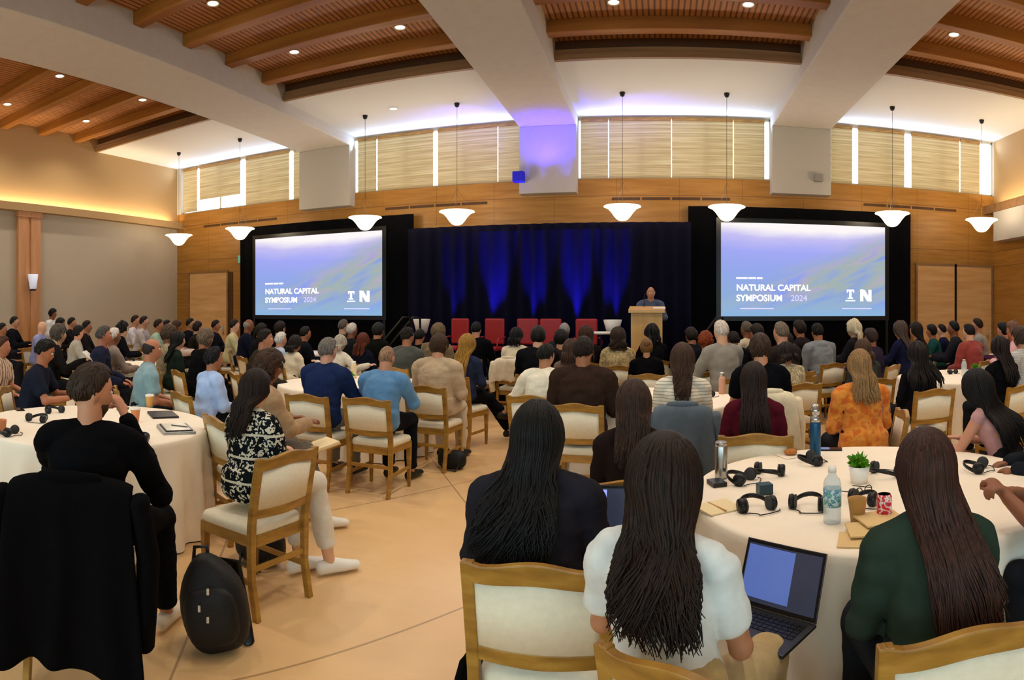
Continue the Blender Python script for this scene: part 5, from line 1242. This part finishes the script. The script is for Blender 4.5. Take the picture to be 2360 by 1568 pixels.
# far rows
FAR = [  # label, px, py, r, hair, colour, top, colour
 ('dark haired person in black by the maple pilaster', 33, 729, 14.0, 'short', BLK, 'jacket', '14141A'),
 ('dark haired person at the picture edge below the pilaster', 6, 744, 12.2, 'short', BLK, 'jacket', '1A1A22'),
 ('person with reddish bald head in lavender shirt', 97, 741, 12.6, 'bald', BRN, 'shirt', '8A90C0'),
 ('dark haired person behind the grey haired person with the paper', 139, 733, 13.6, 'mid', BLK, 'jacket', '1B1712'),
 ('black haired person below the sconce wall, first of the two', 166, 731, 13.4, 'short', BLK, 'sweater', '1C1A20'),
 ('person in pale grey top behind the navy suit jacket', 182, 750, 11.2, 'mid', BLK, 'shirt', 'A8A498'),
 ('black haired person below the sconce wall, second of the two', 201, 738, 12.6, 'short', BLK, 'sweater', '1E1A1C'),
 ('black haired woman in black in front of the tan wall', 284, 741, 11.2, 'bob', BLK, 'sweater', '121016'),
 ('person with white hair turned to the older man in navy', 264, 755, 9.6, 'short', 'D8CFC4', 'shirt', '8A7A70'),
 ('dark haired person in white shirt before the tan wall', 312, 726, 14.6, 'short', DBR, 'shirt', 'CFC8CC'),
 ('dark haired person in pale grey shirt before the tan wall', 332, 728, 14.4, 'short', DBR, 'shirt', 'B8B0AC'),
 ('person with dark hair in pale green shirt', 366, 735, 12.6, 'short', DBR, 'shirt', '9AB89A'),
 ('black haired person next to the pale green shirt', 385, 737, 13.2, 'short', BLK, 'jacket', '2A2630'),
 ('brown haired person in light pink top by the maple door', 408, 738, 12.6, 'mid', BRN, 'shirt', 'C8B4A8'),
 ('dark haired person in black in front of the maple door', 439, 733, 13.6, 'short', BLK, 'jacket', '14141A'),
 ('second dark haired person in front of the maple door', 456, 741, 12.4, 'mid', DBR, 'jacket', '22201C'),
 ('black haired person at the far table with white cloth by the door', 498, 737, 13.4, 'short', BLK, 'jacket', '15151C'),
 ('dark haired person in pale yellow shirt by the door gap', 541, 736, 13.0, 'short', DBR, 'shirt', 'C8BE8E'),
 ('grey bald person facing sideways under the slide corner', 573, 734, 12.0, 'rim', '8A8480', 'jacket', '15182A'),
 ('dark haired person directly below the slide, in black', 603, 746, 10.6, 'mid', BLK, 'jacket', '121218'),
 ('brown haired person in dark jacket under the slide', 646, 741, 11.0, 'mid', DBR, 'jacket', '16161C'),
 ('dark haired person under the middle of the slide', 705, 752, 10.4, 'short', BLK, 'jacket', '14161E'),
 ('grey bearded person under the slide, pale face', 792, 736, 11.4, 'short', '5A5048', 'jacket', '1C1E22'),
 ('white haired person under the slide edge', 812, 744, 10.6, 'short', 'C8BEB4', 'jacket', '1A1C20'),
 ('dark haired person beside the stair rails', 872, 744, 10.4, 'mid', '1A1C18', 'jacket', '10120F'),
 ('dark haired person in black below the second red chair', 1098, 741, 10.4, 'short', BLK, 'jacket', '0C0D12'),
 ('dark haired person in front of the planter by the stair rails', 968, 758, 10.0, 'short', BLK, 'jacket', '0E0E12'),
 ('dark haired person below the middle red chair', 1240, 752, 10.2, 'mid', BLK, 'jacket', '121216'),
 ('grey haired person below the fourth red chair', 1301, 744, 10.2, 'short', '8A8684', 'jacket', '2A2830'),
 ('brown haired woman below the red chair nearest the lectern', 1351, 752, 9.9, 'long', BRN, 'sweater', '1C1618'),
 ('black haired person with white mask at the foot of the lectern', 1502, 749, 9.9, 'bob', BLK, 'jacket', '0F0E12'),
 ('dark haired person in front of the black drape beside the lectern', 1592, 755, 9.7, 'mid', DBR, 'jacket', '18181E'),
 ('white haired person in grey sweater near the slide corner', 1662, 737, 10.0, 'short', 'C4B8AE', 'sweater', '8C8880'),
 ('grey brown haired person in cream shirt under the lectern side slide', 1720, 740, 10.0, 'short', '5A5048', 'shirt', 'C8BCA4'),
 ('dark haired person beside the cream shirt under the slide', 1744, 747, 9.6, 'mid', DBR, 'jacket', '2A2628'),
 ('grey brown haired person under the middle of the lectern side slide', 1800, 741, 10.0, 'short', '6A5C50', 'jacket', '2C2624'),
 ('dark haired person under the slide, beside the grey hoodie', 1842, 739, 10.0, 'mid', DBR, 'jacket', '241C20'),
 ('white blond woman in front of the black drape', 1966, 738, 10.0, 'bob', 'CFC2A4', 'jacket', '1E1E22'),
 ('dark auburn haired person under the drape end', 2006, 757, 9.0, 'mid', '2E1E1A', 'sweater', '2A2436'),
 ('woman with long ash brown hair in navy', 2073, 741, 10.2, 'long', '4A3C34', 'sweater', '1A1E3A'),
 ('brown haired person with pale face by the drape edge', 2109, 744, 10.4, 'long', DBR, 'sweater', '2A2228'),
 ('dark haired person in teal by the maple double doors', 2146, 748, 10.2, 'mid', BLK, 'sweater', '1E4A48'),
 ('dark haired person in navy jacket in front of the double doors', 2169, 747, 10.3, 'short', BLK, 'jacket', '181C38'),
 ('black haired person at the double doors, behind the rust red shirt', 2197, 739, 10.8, 'short', BLK, 'jacket', '22222A'),
 ('dark haired person in grey shirt at the double doors', 2252, 733, 11.0, 'short', DBR, 'shirt', '8C8C84'),
 ('dark haired person in plum top near the side wall', 2311, 743, 10.3, 'mid', BLK, 'sweater', '4A2440'),
 ('fair person in pink top near the side wall', 2334, 741, 10.2, 'bob', '6A4A3A', 'sweater', 'D8A8B0'),
]
PROTO = {}
import collections
def farperson(lb, px, py, r, hk, hc_, tk, tc, i):
    key = (hk, tk in ('jacket', 'blazer'))
    fem = hk in LONGS
    if key not in PROTO:
        b, _ = build_person(dict(hair=(hk, hc_), top=(tk, tc), tier=2, lean=7, s=1, seed=3 + len(PROTO), arms='table'))
        flush(); PROTO[key] = (b, [c for c in bpy.data.objects if c.parent == b])
        body, ks, fresh = b, PROTO[key][1], True
    else:
        b0, k0 = PROTO[key]; body = b0.copy(); COL.objects.link(body); ks = []; fresh = False
        for c in k0:
            d = c.copy(); COL.objects.link(d); d.parent = body; ks.append(d)
    o = dict(hair=(hk, hc_), lean=7); hy, hz = headtop_est(o)
    hx, hyy, yw, rr_ = seat(px, r, None, hy, 3.2)
    zh = HC - (py - Y0) * rr_ / F; s = max(.9, min(1.14, (zh - .0) / (.62 + hz)))
    body.location = (hx, hyy, 0); body.rotation_euler.z = -R(yw); body.scale = (s, s, s); PEOPLE.append((hx, hyy)); PN.append(lb)
    for k in ('group',):
        if k in body: del body[k]
    tag(body, lb, 'person')
    def sm(ob_, m):
        if not fresh: ob_.material_slots[0].link = 'OBJECT'
        ob_.material_slots[0].material = m
    sm(body, mat('skin', SKIN[i % 5], .5, spec=.35))
    for c in ks:
        n = c.name.split('.')[0]
        if n == 'hair': sm(c, hairmat(hc_))
        elif n in ('trousers', 'shoe', 'eye', 'eyebrow'): pass
        else: sm(c, clothmat(tc))
        if not fresh and n in ('jacket', 'sweater', 'shirt') and tk != n: c.name = tk
    chair(hx + math.sin(R(yw)) * .015, hyy + math.cos(R(yw)) * .015, yw, 'chair under the ' + lb, True, 'ivory padded chairs in the far rows')
for i, row in enumerate(FAR): farperson(*row, i)
person('dark haired person in white top standing by the pilaster', 122, 711, 15.2, 60, ('mid', BLK), ('shirt', 'D8D8D4'), stand=True, hipz=.9, ch=False, tier=2, s=1.0)
flush()

# far tables, where the rows leave room for them
FT = ((-10.9, 7.3, 'white table edge showing by the side wall, behind the striped shirt'), (-8.3, 10.1, 'round table far back near the maple service door'), (-4.9, 9.55, 'round table below the slide nearer the tan wall'),
                 (-1.15, 9.5, 'round table straight in front of the stage chairs'), (2.35, 9.55, 'round table in front of the lectern side drape'), (5.7, 10.2, 'round table near the double service doors'))

for x, y, lb in FT:
    best = None
    for dx in range(-8, 9):
        for dy in range(-8, 9):
            tx, ty = x + dx * .15, y + dy * .12
            if abs(tx) > 12.1 or ty > 12.3 or (-5.6 < tx < 1.9 and ty > 9.5): continue
            dd = min([math.hypot(tx - a_, ty - b_) - .28 for a_, b_ in PEOPLE] + [math.hypot(tx - a_, ty - b_) - RT - .3 for a_, b_ in TABLES])
            sc = min(dd, RT) - .02 * math.hypot(dx * .15, dy * .12)
            if best is None or sc > best[0]: best = (sc, tx, ty, dd)
    if best[3] > RT - .1: table(best[1], best[2], lb, len(lb), tm)
# black coat slipping off the chair of the woman in the navy blazer
g = G(); vs = []
for i in range(10):
    t_ = i / 9; z = lerp(.5, .03, t_)
    for j in range(13):
        u = j / 12; vs.append((-.26 - .12 * t_ - .03 * math.sin(u * 11) * t_ - .02 * noise.noise((u * 3, t_ * 3, 1)), lerp(-.2 - .05 * t_, .2, u), z + .03 * math.sin(u * 7) * t_))
g.add(vs, [(i * 13 + j, i * 13 + j + 1, (i + 1) * 13 + j + 1, (i + 1) * 13 + j) for i in range(9) for j in range(12)])
o = ob('coat', g, clothmat('08080A'), loc=(-.385, 2.16, 0)); o.modifiers.new('cloth', 'SOLIDIFY').thickness = .02
tag(o, 'black coat trailing to the floor beside the chair of the navy blazer', 'coat')
